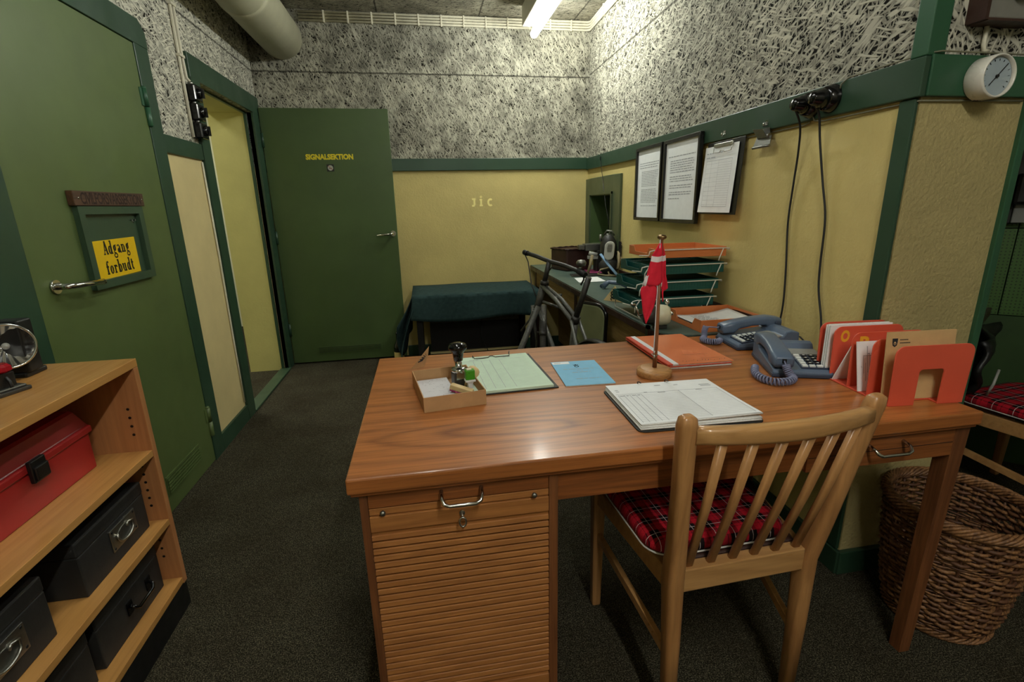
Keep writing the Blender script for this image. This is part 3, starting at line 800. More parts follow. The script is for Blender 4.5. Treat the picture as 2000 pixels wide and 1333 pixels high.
# three switches beside the open door, with their two conduits
for i, (z, lab) in enumerate(((1.86, 'black rotary switch by the open doorway, top of the three'), (1.768, 'black rotary switch by the open doorway, middle of the three'), (1.676, 'black rotary switch by the open doorway, bottom of the three'))):
    if i == 0:
        sw = thing('light_switch', lab, 'switch', (XL + .016, 3.09, z), 0, 'switches beside the open doorway')
        b = M(); b.box(-.016, .034, -.046, .040, -.040, .040); b.build('body', m_['black_gloss'], sw, True, bevel=.007)
        b = M(); T = Matrix.Rotation(PI / 2, 4, 'Y'); b.lathe([(.026, .034), (.026, .04), (.020, .046), (.0, .046)], 20, 0, T); b.box(.046, .058, -.005, .005, -.024, .024); b.build('knob', m_['black_gloss'], sw, True)
        b = M(); b.cyl((.010, -.02, .04), (.010, -.02, .052), .009, n=10); b.build('gland', m_['nickel'], sw, True)
    else:
        c = copy_tree(sw); c['label'] = lab; c.location.z = z
t = thing('conduit', 'pair of thin painted cables running down the wood wool to the black switches', 'cable', (XL, 3.07, 1.9))
b = M(); b.tube([(XL + .010, 3.058, 2.45), (XL + .010, 3.058, 2.05), (XL + .012, 3.062, 1.93), (XL + .022, 3.070, 1.913)], .0075, 8); b.build('cable', m_['cable'], t)
b = M(); b.tube([(XL + .008, 3.026, 2.45), (XL + .008, 3.026, 1.95), (XL + .008, 3.030, 1.64)], .0075, 8); b.build('cable', m_['cable'], t)
for z in (2.25, 2.02):
    b = M(); b.box(XL, XL + .02, 3.015, 3.07, z, z + .012); b.build('clip', m_['cable'], t)
t = thing('door_cable', 'thin pale cable stapled down the edge of the cream panel', 'cable', (XL, 3.09, 0))
b = M(); b.tube([(XL + .006, 3.088, 1.52), (XL + .008, 3.09, 1.0), (XL + .006, 3.086, .5), (XL + .006, 3.088, .12)], .005, 8); b.build('cable', m_['cable'], t)

# ================================================================== hatch in the right wall
t = thing('wall_hatch', 'dark green framed hatch with a recess in the far end of the right wall', 'hatch', (xw(3.85), 3.85, .95))
def rw(y, off, z): return (xw(y) - off, y, z)
b = M()
def wbox(bm, y0, y1, z0, z1, d0, d1, mat=0):
    bm.hexa([rw(y0, d1, z0), rw(y0, d0, z0), rw(y1, d0, z0), rw(y1, d1, z0), rw(y0, d1, z1), rw(y0, d0, z1), rw(y1, d0, z1), rw(y1, d1, z1)], mat)
wbox(b, 3.435, 3.60, .80, 1.458, 0, .018); wbox(b, 4.12, 4.268, .80, 1.458, 0, .018); wbox(b, 3.60, 4.12, 1.325, 1.458, 0, .018); wbox(b, 3.60, 4.12, .80, .93, 0, .018)
b.build('frame', m_['hatch_green'], t, bevel=.003)
b = M(); wbox(b, 3.585, 3.60, .93, 1.34, .018, .03); wbox(b, 4.12, 4.135, .93, 1.34, .018, .03); wbox(b, 3.585, 4.135, 1.325, 1.342, .018, .03); b.build('bead', m_['hatch_green'], t)
b = M(); wbox(b, 3.60, 3.606, .93, 1.325, -.14, .018); wbox(b, 4.114, 4.12, .93, 1.325, -.14, .018); wbox(b, 3.606, 4.114, 1.319, 1.325, -.14, .018); wbox(b, 3.606, 4.114, .93, .936, -.14, .018); b.build('lining', m_['door_far'], t)

# ================================================================== things hung on the right wall
def wall_frame(y0, y1, z0, z1, off):
    """matrix on the right wall: X towards the viewer (decreasing y), Y up, Z out of the wall"""
    yc = (y0 + y1) / 2
    return frame_at((xw(yc) - off, yc, (z0 + z1) / 2), (xw(y0) - xw(y1), y0 - y1, 0), (0, 0, 1)), y1 - y0, z1 - z0
rng = random.Random(4)
def picture(y0, y1, z0, z1, lab, kind):
    T, w, h = wall_frame(y0, y1, z0, z1, .0215)
    T = T @ Matrix.Rotation(math.radians(0), 4, 'X')
    t = thing('framed_notice', lab, 'framed notice', mat4=T @ Matrix.Translation((0, -h / 2, 0)))
    bw = .018; b = M()
    for q in ((-w / 2, w / 2, -h / 2, -h / 2 + bw), (-w / 2, w / 2, h / 2 - bw, h / 2), (-w / 2, -w / 2 + bw, -h / 2 + bw, h / 2 - bw), (w / 2 - bw, w / 2, -h / 2 + bw, h / 2 - bw)): b.box(q[0], q[1], q[2], q[3], 0, .022, 0, T)
    b.build('frame', m_['frame_black'], t, bevel=.002)
    b = M(); b.box(-w / 2 + bw, w / 2 - bw, -h / 2 + bw, h / 2 - bw, .002, .010, 0, T)
    Tz = T @ Matrix.Translation((0, 0, .0102)); xx = w / 2 - .05
    if kind == 0:
        y = h / 2 - .095
        for i in range(3): word_lines(b, Tz, -xx, xx - .02 * (i == 2), y, .0045, 1, rng); y -= .013
        y -= .01
        while y > -h / 2 + .085:
            word_lines(b, Tz, -xx + .03, xx - rng.random() * .03, y, .0035, 1, rng); y -= .0092
            if rng.random() < .13: y -= .012
    else:
        y = h / 2 - .09
        for i in range(14):
            word_lines(b, Tz, -xx + (.0 if i < 1 else .025), xx - rng.random() * .03, y, .0045, 1, rng); y -= .0115 + (.011 if i in (0, 6, 9, 11) else 0)
        word_lines(b, Tz, -xx + .02, 0, y - .01, .0045, 1, rng)
    b.build('print', [m_['paper'], m_['ink_faint']], t, fix=False)
picture(2.735, 3.105, 1.150, 1.580, 'black framed notice of fine print, beside the hatch in the right wall', 0)
picture(2.318, 2.712, 1.148, 1.578, 'black framed notice with print only in its upper half, between framed notice and clipboard', 1)

T, w, h = wall_frame(1.992, 2.298, 1.203, 1.508, .012)
t = thing('wall_clipboard', 'black clipboard with a printed table sheet hanging on the right wall', 'clipboard', mat4=T @ Matrix.Translation((0, -h / 2, 0)))
Tb = T @ Matrix.Translation((0, 0, .014)) @ Matrix.Rotation(math.radians(-3.2), 4, 'X')
h = .318; w = .30
b = M(); b.box(-w / 2 + .012, w / 2 + .006, -h / 2, h / 2, -.004, 0, 0, Tb); b.build('board', m_['frame_black'], t, bevel=.001)
b = M(); b.surf(lambda u, v: (-w / 2 + .004 + (w - .03) * u, -h / 2 + .008 + (h - .026) * v, .0035 + .006 * (1 - v) ** 2 * (.4 + .6 * (1 - u))), 10, 10, 0, Tb)
Tz = Tb @ Matrix.Translation((-.008, 0, .010))
word_lines(b, Tz, -.11, -.05, .11, .005, 1, rng); word_lines(b, Tz, -.11, -.03, .092, .005, 1, rng); word_lines(b, Tz, .0, .04, .11, .004, 1, rng)
for y in (.078, -.125): rule(b, Tz, -.105, y, .105, y, .0018, 1)
for x in (-.105, -.06, .0, .105): rule(b, Tz, x, -.125, x, .078, .0014, 1)
for i in range(19): rule(b, Tz, -.0 if i % 2 else -.105, .064 - i * .010, .105, .064 - i * .010, .0009, 1)
b.build('sheet', [m_['paper'], m_['ink_faint']], t, fix=False)
def wire_clip(t, T, w):
    b = M(); b.box(-w / 2, w / 2, -.004, .010, .004, .012, 0, T); b.build('clip_bar', m_['nickel'], t, bevel=.002)
    b = M(); b.tube([(-w / 2, .0, .010), (-w / 2 + .004, -.028, .012), (-.018, -.030, .013), (-.010, -.022, .014), (.010, -.022, .014), (.018, -.030, .013), (w / 2 - .004, -.028, .012), (w / 2, .0, .010)], .002, 6, 0, False, T); b.build('clip_wire', m_['nickel'], t)
wire_clip(t, Tb @ Matrix.Translation((.01, h / 2 - .02, 0)), .15)
def wall_hook(y, z, lab):
    t = thing('wall_hook', lab, 'hook', (xw(y) - .02, y, z), 0, 'brass picture hooks on the rail')
    b = M(); b.tube([(-.0, 0, .014), (-.004, 0, .004), (-.012, 0, -.004), (-.016, 0, .006), (-.012, 0, .012)], .0028, 6); b.box(-.002, 0, -.008, .008, .004, .020); b.build('hook', m_['chrome'], t, True); return t
wall_hook(2.145, 1.535, 'small bright hook on the rail above the hanging clipboard')
wall_hook(1.853, 1.532, 'small bright hook on the rail above the bulldog clip')

# bulldog clip
T, w, h = wall_frame(1.80, 1.90, 1.45, 1.52, .022)
t = thing('bulldog_clip', 'worn steel bulldog clip hanging empty from a hook on the rail', 'clip', mat4=T)
b = M(); b.tube([(.0, .052 + .006 * math.cos(a / 10 * 2 * PI), .004 + .006 * math.sin(a / 10 * 2 * PI)) for a in range(10)], .0022, 6, 0, True, T)
b.prism([(-.024, .038), (.024, .038), (.03, .012), (-.03, .012)], .002, .004, 0, T); b.tube([(-.034, .008, .006), (.034, .008, .006)], .008, 10, 0, False, T); b.build('spring', m_['steel'], t)
b = M(); b.prism([(-.045, .005), (.045, .005), (.052, -.030), (-.052, -.030)], .006, .0085, 0, T @ Matrix.Rotation(math.radians(-14), 4, 'X')); b.tube([(-.052, -.030, .016), (.052, -.030, .016)], .005, 8, 0, False, T); b.build('jaw', m_['steel'], t)
b = M(); b.prism([(-.05, .045), (.012, .038), (.030, .004), (-.03, .010)], .012, .0142, 0, T @ Matrix.Rotation(math.radians(16), 4, 'X')); b.build('lever', m_['steel'], t)

# two sockets with plugs and hanging cords
def bake_socket(y, z, lab, lab2, cord):
    t = thing('wall_socket', lab, 'socket', (xw(y) - .02, y, z), 0, 'round black sockets on the rail')
    T = Matrix.Rotation(-PI / 2, 4, 'Y')
    b = M(); b.lathe([(.043, 0), (.043, .006), (.038, .014), (.036, .026), (.030, .031), (.0, .031)], 28, 0, T); b.build('cover', m_['black_gloss'], t, True)
    t2 = thing('plug', lab2, 'plug', (xw(y) - .051, y, z), 0, 'plugs with cords on the rail')
    b = M(); b.lathe([(.029, 0), (.030, .008), (.027, .014), (.027, .018), (.022, .024), (.020, .038), (.016, .044), (.0, .045)], 24, 0, T); b.build('body', m_['black_gloss'], t2, True)
    p = [(xw(y) - .085, y, z - .012)] + [Vector(c) for c in cord]
    # smooth path
    q = []
    P = [Vector(c) for c in p]
    for i in range(len(P) - 1):
        a0 = P[max(i - 1, 0)]; a1 = P[i]; a2 = P[i + 1]; a3 = P[min(i + 2, len(P) - 1)]
        for s in range(6):
            u = s / 6
            q.append(.5 * ((2 * a1) + (a2 - a0) * u + (2 * a0 - 5 * a1 + 4 * a2 - a3) * u * u + (3 * a1 - a0 - 3 * a2 + a3) * u ** 3))
    q.append(P[-1])
    b = M(); b.tube(q, .0036, 8); b.build('cord', m_['rubber'], t2)
bake_socket(1.617, 1.563, 'round black wall socket on the rail, nearer the bulldog clip', 'black plug in the socket nearer the bulldog clip, its cord hanging to the telephones',
            [(1.30, 1.632, 1.50), (1.322, 1.652, 1.42), (1.334, 1.672, 1.30), (1.338, 1.680, 1.17), (1.338, 1.662, 1.01), (1.336, 1.650, .88), (1.330, 1.650, .80), (1.318, 1.652, .764)])
bake_socket(1.533, 1.566, 'round black wall socket on the rail, nearer the pillar corner', 'black plug in the socket nearer the pillar corner, its cord hanging behind the letter rack',
            [(1.298, 1.548, 1.52), (1.318, 1.552, 1.44), (1.330, 1.530, 1.31), (1.333, 1.500, 1.19), (1.332, 1.492, 1.04), (1.330, 1.480, .95), (1.326, 1.446, .85), (1.316, 1.425, .765)])
t = thing('rail_cable', 'thin painted cable pinned along the underside of the green rail', 'cable', (1.33, 1.5, 1.5))
b = M(); b.tube([(xw(2.0) - .006, 2.0, 1.507), (xw(1.66) - .006, 1.66, 1.505), (xw(1.635) - .010, 1.632, 1.51), (xw(1.62) - .024, 1.625, 1.535)], .0026, 6)
b.build('cable', m_['cable_dark'], t); b = M(); b.tube([(xw(1.60) - .024, 1.605, 1.53), (xw(1.59) - .022, 1.595, 1.509), (xw(1.56) - .012, 1.56, 1.504), (xw(1.40) - .010, 1.40, 1.503), (XC - .006, YC - .012, 1.502), (1.5, YC - .014, 1.504), (1.66, YC - .014, 1.505)], .0024, 6); b.build('cable', m_['cable_dark'], t)
t = thing('rail_cable', 'thin pale cable lying along the top edge of the rail around the pillar corner', 'cable', (1.33, 1.4, 1.61))
b = M(); b.tube([(xw(1.50) - .024, 1.50, 1.575), (xw(1.50) - .024, 1.495, 1.60), (xw(1.48) - .018, 1.475, 1.614), (XC - .014, YC - .006, 1.616), (XC + .02, YC - .026, 1.618), (1.60, YC - .018, 1.618), (2.0, YC - .018, 1.618)], .0022, 6); b.build('cable', m_['cable_dark'], t)

# hygrometer on the pillar rail
t = thing('hygrometer', 'round white wall hygrometer with grey dial on the pillar rail', 'gauge', (1.49, YC - .024, 1.552))
T = Matrix.Rotation(PI / 2, 4, 'X')
b = M(); b.lathe([(.050, 0), (.053, .004), (.053, .046), (.051, .050), (.048, .050), (.047, .041)], 40, 0, T); 
for i in range(3): b.box(-.018 + i * .009, -.013 + i * .009, -.012, -.008, -.0545, -.0520, 1)
b.build('case', [m_['white_case'], m_['black']], t, True)
b = M(); b.lathe([(.047, .0405), (.0, .041)], 40, 0, T); 
for i in range(13):
    a = math.radians(-130 + i * 260 / 12); r0, r1 = .036, .041
    b.bar((r0 * math.sin(a), -.0418, r0 * math.cos(a)), (r1 * math.sin(a), -.0418, r1 * math.cos(a)), .0018, .0006, 1)
b.build('dial', [m_['dial'], m_['ink']], t, True)
b = M(); b.bar((-.020, -.0435, -.022), (.027, -.0435, .030), .0022, .0008, 0, (0, 1, 0)); b.cyl((0, -.042, 0), (0, -.046, 0), .004, n=12); b.build('pointer', m_['black'], t, True)

# switchgear panel above the pillar rail
t = thing('switch_panel', 'grey mounting board with a hammered metal cover on the pillar above the hygrometer', 'switch panel', (1.52, YC, 1.70))
b = M(); b.box(1.435, 1.60, YC - .052, YC - .006, 1.688, 2.05); b.build('board', m_['switch_plate'], t, bevel=.004)
b = M(); b.box(1.430, 1.440, YC - .056, YC - .006, 1.684, 2.05); b.box(1.440, 1.602, YC - .056, YC - .006, 1.682, 1.688); b.build('edging', m_['seat_brown'], t)
b = M(); T = frame_at((1.53, YC - .052, 1.752), (1, 0, 0), (0, 0, 1)); b.prism([(-.05, 0), (-.03, -.012), (.03, -.012), (.058, 0), (.058, .3), (-.05, .3)], 0, .05, 0, T); b.build('cover', m_['metal_cover'], t, bevel=.006)
b = M(); b.cyl((1.472, YC - .07, 1.748), (1.472, YC - .07, 2.0), .016, n=16); b.build('fuse_holder', m_['black_gloss'], t)
t = thing('conduit', 'short painted cable dropping from the grey switch panel to the pillar rail', 'cable', (1.49, YC, 1.62))
b = M(); b.tube([(1.492, YC - .014, 1.684), (1.492, YC - .014, 1.640), (1.496, YC - .014, 1.626), (1.512, YC - .014, 1.624)], .0055, 8); b.build('cable', m_['cable'], t)
t = thing('wall_box', 'dark edged box on the pillar at the right edge of the photo', 'box', (1.66, YC, 1.68))
b = M(); b.box(1.622, 1.80, YC - .05, YC - .006, 1.672, 2.0, 0); b.build('case', m_['seat_brown'], t, bevel=.003)
b = M(); b.box(1.632, 1.79, YC - .053, YC - .05, 1.69, 2.0); b.build('cover', m_['cardboard'], t)
# ================================================================== desk
DX0, DX1, DY0, DY1, DZ = -.182, 1.306, .890, 1.703, .75
t = desk = thing('desk', 'teak writing desk with roll-shutter pedestal, standing in the middle of the room', 'desk', (.56, 1.3, 0))
b = M(); b.box(DX0, DX1, DY0, DY1, DZ - .034, DZ); b.build('desktop', m_['desk'], t, bevel=.004)
b = M(); b.box(DX0 + .006, DX1 - .006, DY0 + .006, DY1 - .006, DZ - .042, DZ - .034); b.build('edge_moulding', m_['desk_x'], t, bevel=.002)
PX0, PX1, PYF, PYB = -.163, .247, .905, 1.68
b = M(); b.box(PX0, PX0 + .016, PYF, PYB, .0, .708); b.box(PX1 - .020, PX1, PYF, PYB, .0, .708); b.box(PX0 + .016, PX1 - .02, PYB - .016, PYB, .05, .708); b.box(PX0 + .016, PX1 - .02, PYF + .03, PYB - .016, .05, .07)
b.build('pedestal', m_['desk_z'], t, bevel=.0015)
x0, x1 = PX0 + .0165, PX1 - .0205
dr = M(); dr.box(x0, x1, PYF + .002, PYF + .022, .672, .708); dr = dr.build('drawer', m_['desk_x'], t, bevel=.001)
def d_handle(parent, xa, xb, z, y, drop=.018, out=.030):
    b = M(); p = [(xa, y, z), (xa, y - out * .7, z - drop * .3), (xa + .004, y - out, z - drop * .7), (xa + .014, y - out - .001, z - drop), (xb - .014, y - out - .001, z - drop), (xb - .004, y - out, z - drop * .7), (xb, y - out * .7, z - drop * .3), (xb, y, z)]
    b.tube(p, .0042, 10); return part_label(b.build('handle', m_['chrome'], parent), 'chrome bow handle')
d_handle(dr, .000, .082, .694, PYF + .002)
sl = M(); sl.box(x0, x1, PYF + .003, PYF + .5, .6545, .6695); sl = sl.build('pull_out_shelf', m_['oak_lath'], t, bevel=.001)
for x in (-.119, .194):
    b = M(); b.lathe([(.0028, 0), (.0028, .004), (.0055, .006), (.006, .009), (.004, .012), (.0, .0125)], 14, 0, Matrix.Translation((x, PYF + .004, .662)) @ Matrix.Rotation(PI / 2, 4, 'X')); b.build('knob', m_['steel'], sl)
lp = M(); lp.box(x0, x1, PYF + .0, PYF + .02, .617, .652); lp = lp.build('lock_rail', m_['oak_lath'], t, bevel=.0012)
b = M(); b.cyl((.040, PYF - .001, .640), (.040, PYF - .004, .640), .006, n=14); b.tube([(.040, PYF - .003, .640), (.040, PYF - .012, .638)], .0025, 8)
b.tube([(.040 + .007 * math.sin(a), PYF - .014, .626 + .011 * math.cos(a)) for a in [i * 2 * PI / 14 for i in range(14)]], .0021, 6, 0, True); b.build('key', m_['nickel'], lp)
b = M(); n = 26; zt, zb = .606, .172; pit = (zt - zb) / n
for i in range(n):
    z1 = zt - i * pit; z0 = z1 - pit
    pr_ = [(.020, z0), (.020, z0 + .0036), (.0045, z0 + .0040), (.0022, z0 + .0060), (.0034, z1 - .0016), (.006, z1 - .0004), (.020, z1)]
    q = len(pr_)
    b.add([(x0, PYF + y_, z_) for y_, z_ in pr_] + [(x1, PYF + y_, z_) for y_, z_ in pr_], [(j, j + 1, j + 1 + q, j + q) for j in range(q - 1)] + [tuple(range(q)), tuple(range(q, 2 * q))[::-1]])
b.box(x0, x1, PYF + .006, PYF + .02, .606, .6145)
b.build('roll_shutter', m_['oak_lath'], t)
b = M(); b.box(x0, x1, PYF - .001, PYF + .02, .045, .170); b.build('plinth_rail', m_['oak_lath'], t, bevel=.002)
ap = M(); ap.box(PX1 + .0005, .848, PYF + .006, PYF + .026, .637, .708); ap.build('apron', m_['desk_x'], t, bevel=.001)
rd = M(); rd.box(.851, 1.258, PYF + .003, PYF + .024, .630, .706); rd.box(.86, 1.25, PYF + .024, PYF + .5, .640, .70); rd = rd.build('drawer', m_['desk_x'], t, bevel=.001)
d_handle(rd, 1.010, 1.108, .687, PYF + .003)
b = M(); b.box(.853, 1.256, PYF + .0022, PYF + .0035, .6665, .668); b.build('scribed_line', m_['sign_cut'], rd)
for (xa, ya) in ((1.262, PYF + .003), (1.262, 1.635)):
    b = M(); b.bar((xa + .019, ya + .021, .708), (xa + .010, ya + .026, 0), .042, .042, 0, (0, 1, 0), .034, .034); b.build('leg', m_['desk_z'], t, bevel=.002)
b = M(); b.box(.247, 1.262, 1.655, 1.675, .40, .708); b.build('modesty_panel', m_['desk_x'], t, bevel=.001)
b = M(); b.box(1.270, 1.290, PYF + .045, 1.635, .635, .708); b.build('side_rail', m_['desk_x'], t, bevel=.001)

# ================================================================== main chair (back turned to the viewer)
CH = Vector((.69, 1.06, 0))
def make_chair(label):
    t = thing('chair', label, 'chair', CH)
    c = lambda p: Vector(p)
    rl_r, rr_r = Vector((.512, .872, .42)), Vector((.866, .884, .42))        # rear rail level
    lt, rt = Vector((.492, .832, .835)), Vector((.940, .845, .835))          # tops
    lb, rb = Vector((.510, .850, 0)), Vector((.845, .862, 0))
    fl, fr = Vector((.470, 1.262, 0)), Vector((.930, 1.275, 0))
    def post(foot, mid, top, name='back_leg'):
        b = M(); secs = []
        for p, wx_, dy in ((foot, .030, .030), (foot.lerp(mid, .6), .036, .042), (mid + Vector((0, .004, 0)), .040, .052), (mid.lerp(top, .22), .038, .046), (mid.lerp(top, .6), .036, .040), (mid.lerp(top, .97), .040, .034), (top + Vector((0, -.001, .006)), .034, .028), (top + Vector((0, -.001, .012)), .018, .015)):
            r = .3
            pts = []
            for x, y in rrect(-wx_ / 2, wx_ / 2, -dy / 2, dy / 2, min(wx_, dy) * r, 3): pts.append((p.x + x, p.y + y, p.z))
            secs.append(pts)
        b.loft(secs); return b.build(name, m_['beech'], t)
    post(lb, rl_r, lt); post(rb, rr_r, rt)
    for f in (fl, fr):
        b = M(); b.bar(f + Vector((0, 0, .435)), f, .040, .040, 0, (0, 1, 0), .028, .028); b.build('front_leg', m_['beech'], t, bevel=.006)
    # curved top rail between the posts
    def rail_c(u, z, bow): p = lt.lerp(rt, u); return Vector((p.x, p.y - bow * 4 * u * (1 - u), z))
    b = M(); secs = []
    for i in range(15):
        u = .03 + .94 * i / 14; ctr = rail_c(u, .803, .034); dz = .021 - .003 * abs(2 * u - 1); dy = .014
        secs.append([(ctr.x, ctr.y + dy * y * 2 / .028, ctr.z + z) for y, z in rrect(-.014, .014, -dz, dz, .009, 3)])
    b.loft(secs); b.build('top_rail', m_['beech_x'], t)
    b = M(); b.hexa([rl_r + Vector((.018, -.014, -.030)), rr_r + Vector((-.018, -.014, -.030)), rr_r + Vector((-.018, .018, -.030)), rl_r + Vector((.018, .018, -.030)),
                     rl_r + Vector((.018, -.014, .030)), rr_r + Vector((-.018, -.014, .030)), rr_r + Vector((-.018, .018, .030)), rl_r + Vector((.018, .018, .030))]); b.build('seat_rail', m_['beech_x'], t, bevel=.003)
    for a_, c_, nm in ((rl_r, fl, 'seat_rail'), (rr_r, fr, 'seat_rail')):
        b = M(); b.bar(Vector((a_.x, a_.y + .02, .405)), Vector((c_.x, c_.y, .405)), .022, .055, 0); b.build(nm, m_['beech_x'], t, bevel=.003)
    b = M(); b.bar(Vector((fl.x, fl.y, .405)), Vector((fr.x, fr.y, .405)), .022, .055, 0); b.build('seat_rail', m_['beech_x'], t, bevel=.003)
    for a_, c_ in ((lb.lerp(rl_r, .5), fl), (rb.lerp(rr_r, .5), fr)):
        b = M(); b.bar(Vector((a_.x, a_.y + .01, .205)), Vector((c_.x, c_.y, .265)), .015, .026, 0); b.build('stretcher', m_['beech_x'], t, bevel=.002)
    for i in range(6):
        u = (i + .62) / 6.25
        p0 = rl_r.lerp(rr_r, .10 + .80 * i / 5) + Vector((0, .002, .028)); q = rail_c(.16 + .72 * i / 5, .786, .034)
        mid = p0.lerp(q, .5) + Vector((0, -.004, 0))
        b = M(); secs = []
        for p, w, d in ((p0, .019, .013), (mid, .019, .014), (q, .021, .013)): secs.append([(p.x + x, p.y + y, p.z) for x, y in rrect(-w / 2, w / 2, -d / 2, d / 2, .004, 2)])
        b.loft(secs); b.build('slat', m_['beech'], t)
    b = M(); x = .02
    poly = [(rl_r.x + .022, .892), (rr_r.x - .02, .904), (fr.x + .01, 1.262), (fr.x - .03, 1.298), (fl.x + .03, 1.286), (fl.x - .012, 1.25)]
    b.prism(poly, .434, .452); b.build('seat', m_['seat_brown'], t, bevel=.007, seg=3)
    return t
chair = make_chair('beech slat-back chair with a brown seat pushed under the front of the desk')
def make_cushion(label, mat, loc, rot=0):
    t = thing('seat_cushion', label, 'cushion', loc, rot, 'tartan seat cushions')
    # plump pad: stacked rounded outlines
    b = M(); secs = []
    for z, ins in ((.0, .012), (.004, .003), (.012, -.001), (.024, .0), (.033, .005), (.039, .018), (.041, .05)):
        x0_, x1_, y0_, y1_ = -.185 + ins, .185 - ins, -.155 + ins, .165 - ins
        pts = rrect(x0_, x1_, y0_, y1_, .06, 6)
        secs.append([((x * (1 + .10 * (y + .155))), y, z) for x, y in pts])
    b.loft(secs); b.build('pad', m_[mat], t, True)
    b = M(); pts = rrect(-.187, .187, -.157, .167, .06, 6); b.tube([(x * (1 + .10 * (y + .155)), y, .0045) for x, y in pts], .0022, 6, 0, True); b.build('piping', m_['piping'], t, True)
    return t
make_cushion('red tartan cushion on the seat of the chair at the desk', 'tartan', (.655, 1.062, .453), math.radians(1.5))

# second chair, half hidden beyond the right end of the desk
c2 = copy_tree(chair); c2['label'] = 'wooden chair with brown seat in the alcove, cut off by the photo edge'
c2.location = (2.33, 1.40, 0); c2.rotation_euler = (0, 0, math.radians(6))
make_cushion('red striped tartan cushion on the chair in the alcove', 'tartan2', (2.295, 1.400, .453), math.radians(7))

# ================================================================== wicker basket
t = thing('wicker_basket', 'brown willow waste basket behind the right leg of the desk', 'basket', (1.50, 1.028, 0))
RB, RT, HB = .124, .172, .40
def rad(z): u = z / HB; return RB + (RT - RB) * (u ** .8) + .006 * math.sin(u * PI)
NS = 32
b = M(); z = .036; row = 0
bands = (.036, .046, .055, .155, .163, .171, .262, .270, .278)
rows = []
z = .030
while z < .372:
    thin = any(abs(z - q) < .005 for q in (.034, .041, .048, .158, .165, .172, .262, .269, .276))
    rows.append((z, thin)); z += .0064 if thin else .0098
for row, (z, thin) in enumerate(rows):
    ph = row % 2; pts = []; seg = NS * 3; rr = .0030 if thin else .0052; amp = .0035 if thin else .0068
    for j in range(seg):
        a = 2 * PI * j / seg
        w = math.cos(a * NS / 2 + ph * PI) if not thin else math.cos(a * NS / 2 + row * 2.1)
        rr_ = rad(z) + amp * w
        pts.append((rr_ * math.cos(a), rr_ * math.sin(a), z + .0022 * math.sin(a * NS / 2 * .5 + row)))
    b.tube(pts, [rr * (1 + .12 * math.sin(j * .9 + row)) for j in range(seg)], 5, row % 3 == 0 and 1 or 0, True)
b.build('weave', [m_['wicker'], m_['wicker_dark']], t, True)
b = M()
for j in range(NS):
    a = 2 * PI * j / NS
    b.tube([(rad(z) * math.cos(a), rad(z) * math.sin(a), z) for z in (.004, .1, .2, .3, .385)], .0036, 5)
b.build('stake', m_['wicker_dark'], t, True)
def braid(z0, r0, n, k, rr, tw):
    b = M()
    for q in range(n):
        pts = []
        for j in range(110):
            a = 2 * PI * j / 110; ph = a * tw + q * 2 * PI / n
            pts.append(((r0 + rr * math.cos(ph)) * math.cos(a), (r0 + rr * math.cos(ph)) * math.sin(a), z0 + rr * math.sin(ph) * 1.15))
        b.tube(pts, k, 5, 0, True)
    return b
braid(.386, RT + .003, 7, .0048, .011, 9).build('rim', m_['wicker'], t, True)
braid(.013, RB + .003, 5, .0042, .008, 8).build('foot_braid', m_['wicker'], t, True)
b = M(); b.lathe([(.0, .010), (RB - .004, .010), (RB - .004, .018), (.0, .018)], 32); b.build('base', m_['wicker_dark'], t, True)

# ================================================================== bookshelf on the left
SX, SY1, SY0, ST = -.845, 1.534, .52, .853
t = thing('bookshelf', 'low honey-coloured wooden bookshelf against the left wall with boxes on its shelves', 'bookshelf', (-1.0, 1.03, 0))
xb = XL + .024
b = M(); b.box(xb, SX, SY0, SY1, ST - .024, ST); b.build('top', m_['shelf_y'], t, bevel=.0015)
for y in (SY0, SY1 - .022):
    b = M(); b.box(xb, SX - .0005, y, y + .022, .09, ST - .0245); b.build('side_panel', m_['shelf_z'], t, bevel=.001)
for z in (.571, .333, .115):
    b = M(); b.box(xb, SX - .001, SY0 + .0225, SY1 - .0225, z - .020, z); b.build('shelf', m_['shelf_y'], t, bevel=.001)
b = M(); b.box(xb - .004, xb, SY0, SY1, .09, ST - .0245); b.build('back_panel', m_['shelf_z'], t)
b = M(); b.box(xb, SX - .004, SY0 + .01, SY1 - .002, 0, .094); b.build('plinth', m_['black'], t)
b = M()
for x in (-.885, -1.085):
    for i in range(4): b.cyl((x, SY1 - .022, .625 + i * .027), (x, SY1 - .0228, .625 + i * .027), .0042, n=10)
    for i in range(6): b.cyl((x, SY1 - .022, .385 + i * .027), (x, SY1 - .0228, .385 + i * .027), .0042, n=10)
    for i in range(3): b.cyl((x, SY1 - .022, .20 + i * .03), (x, SY1 - .0228, .20 + i * .03), .0042, n=10)
b.build('peg_hole', m_['black'], t)

# red steel box
t = thing('cash_box', 'red steel box with black latch on the upper shelf of the bookshelf', 'box', (-1.02, 1.2, .571))
y0, y1 = .985, 1.437
def red_prof(ins, zs): return [( -.962 - 0 + 0, 0)]
b = M(); b.box(-1.10, -.951, y0, y1, .571, .676); b.build('body', m_['red_box'], t, bevel=.004)
b = M(); xf, xk = -.944, -1.107
prof = [(xf, .677), (xf, .695), (xf - .008, .697), (xf - .022, .742), (xf - .030, .748), (xk + .03, .748), (xk + .02, .742), (xk, .697), (xk, .677)]
vs = [(x, y0 - .006 + (.020 if i in (3, 4, 5, 6) else 0), z) for i, (x, z) in enumerate(prof)] + [(x, y1 + .006 - (.020 if i in (3, 4, 5, 6) else 0), z) for i, (x, z) in enumerate(prof)]
n = len(prof); b.add(vs, [(i, (i + 1) % n, n + (i + 1) % n, n + i) for i in range(n)] + [tuple(range(n)), tuple(range(n, 2 * n))[::-1]]); b.build('lid', m_['red_box'], t, bevel=.003)
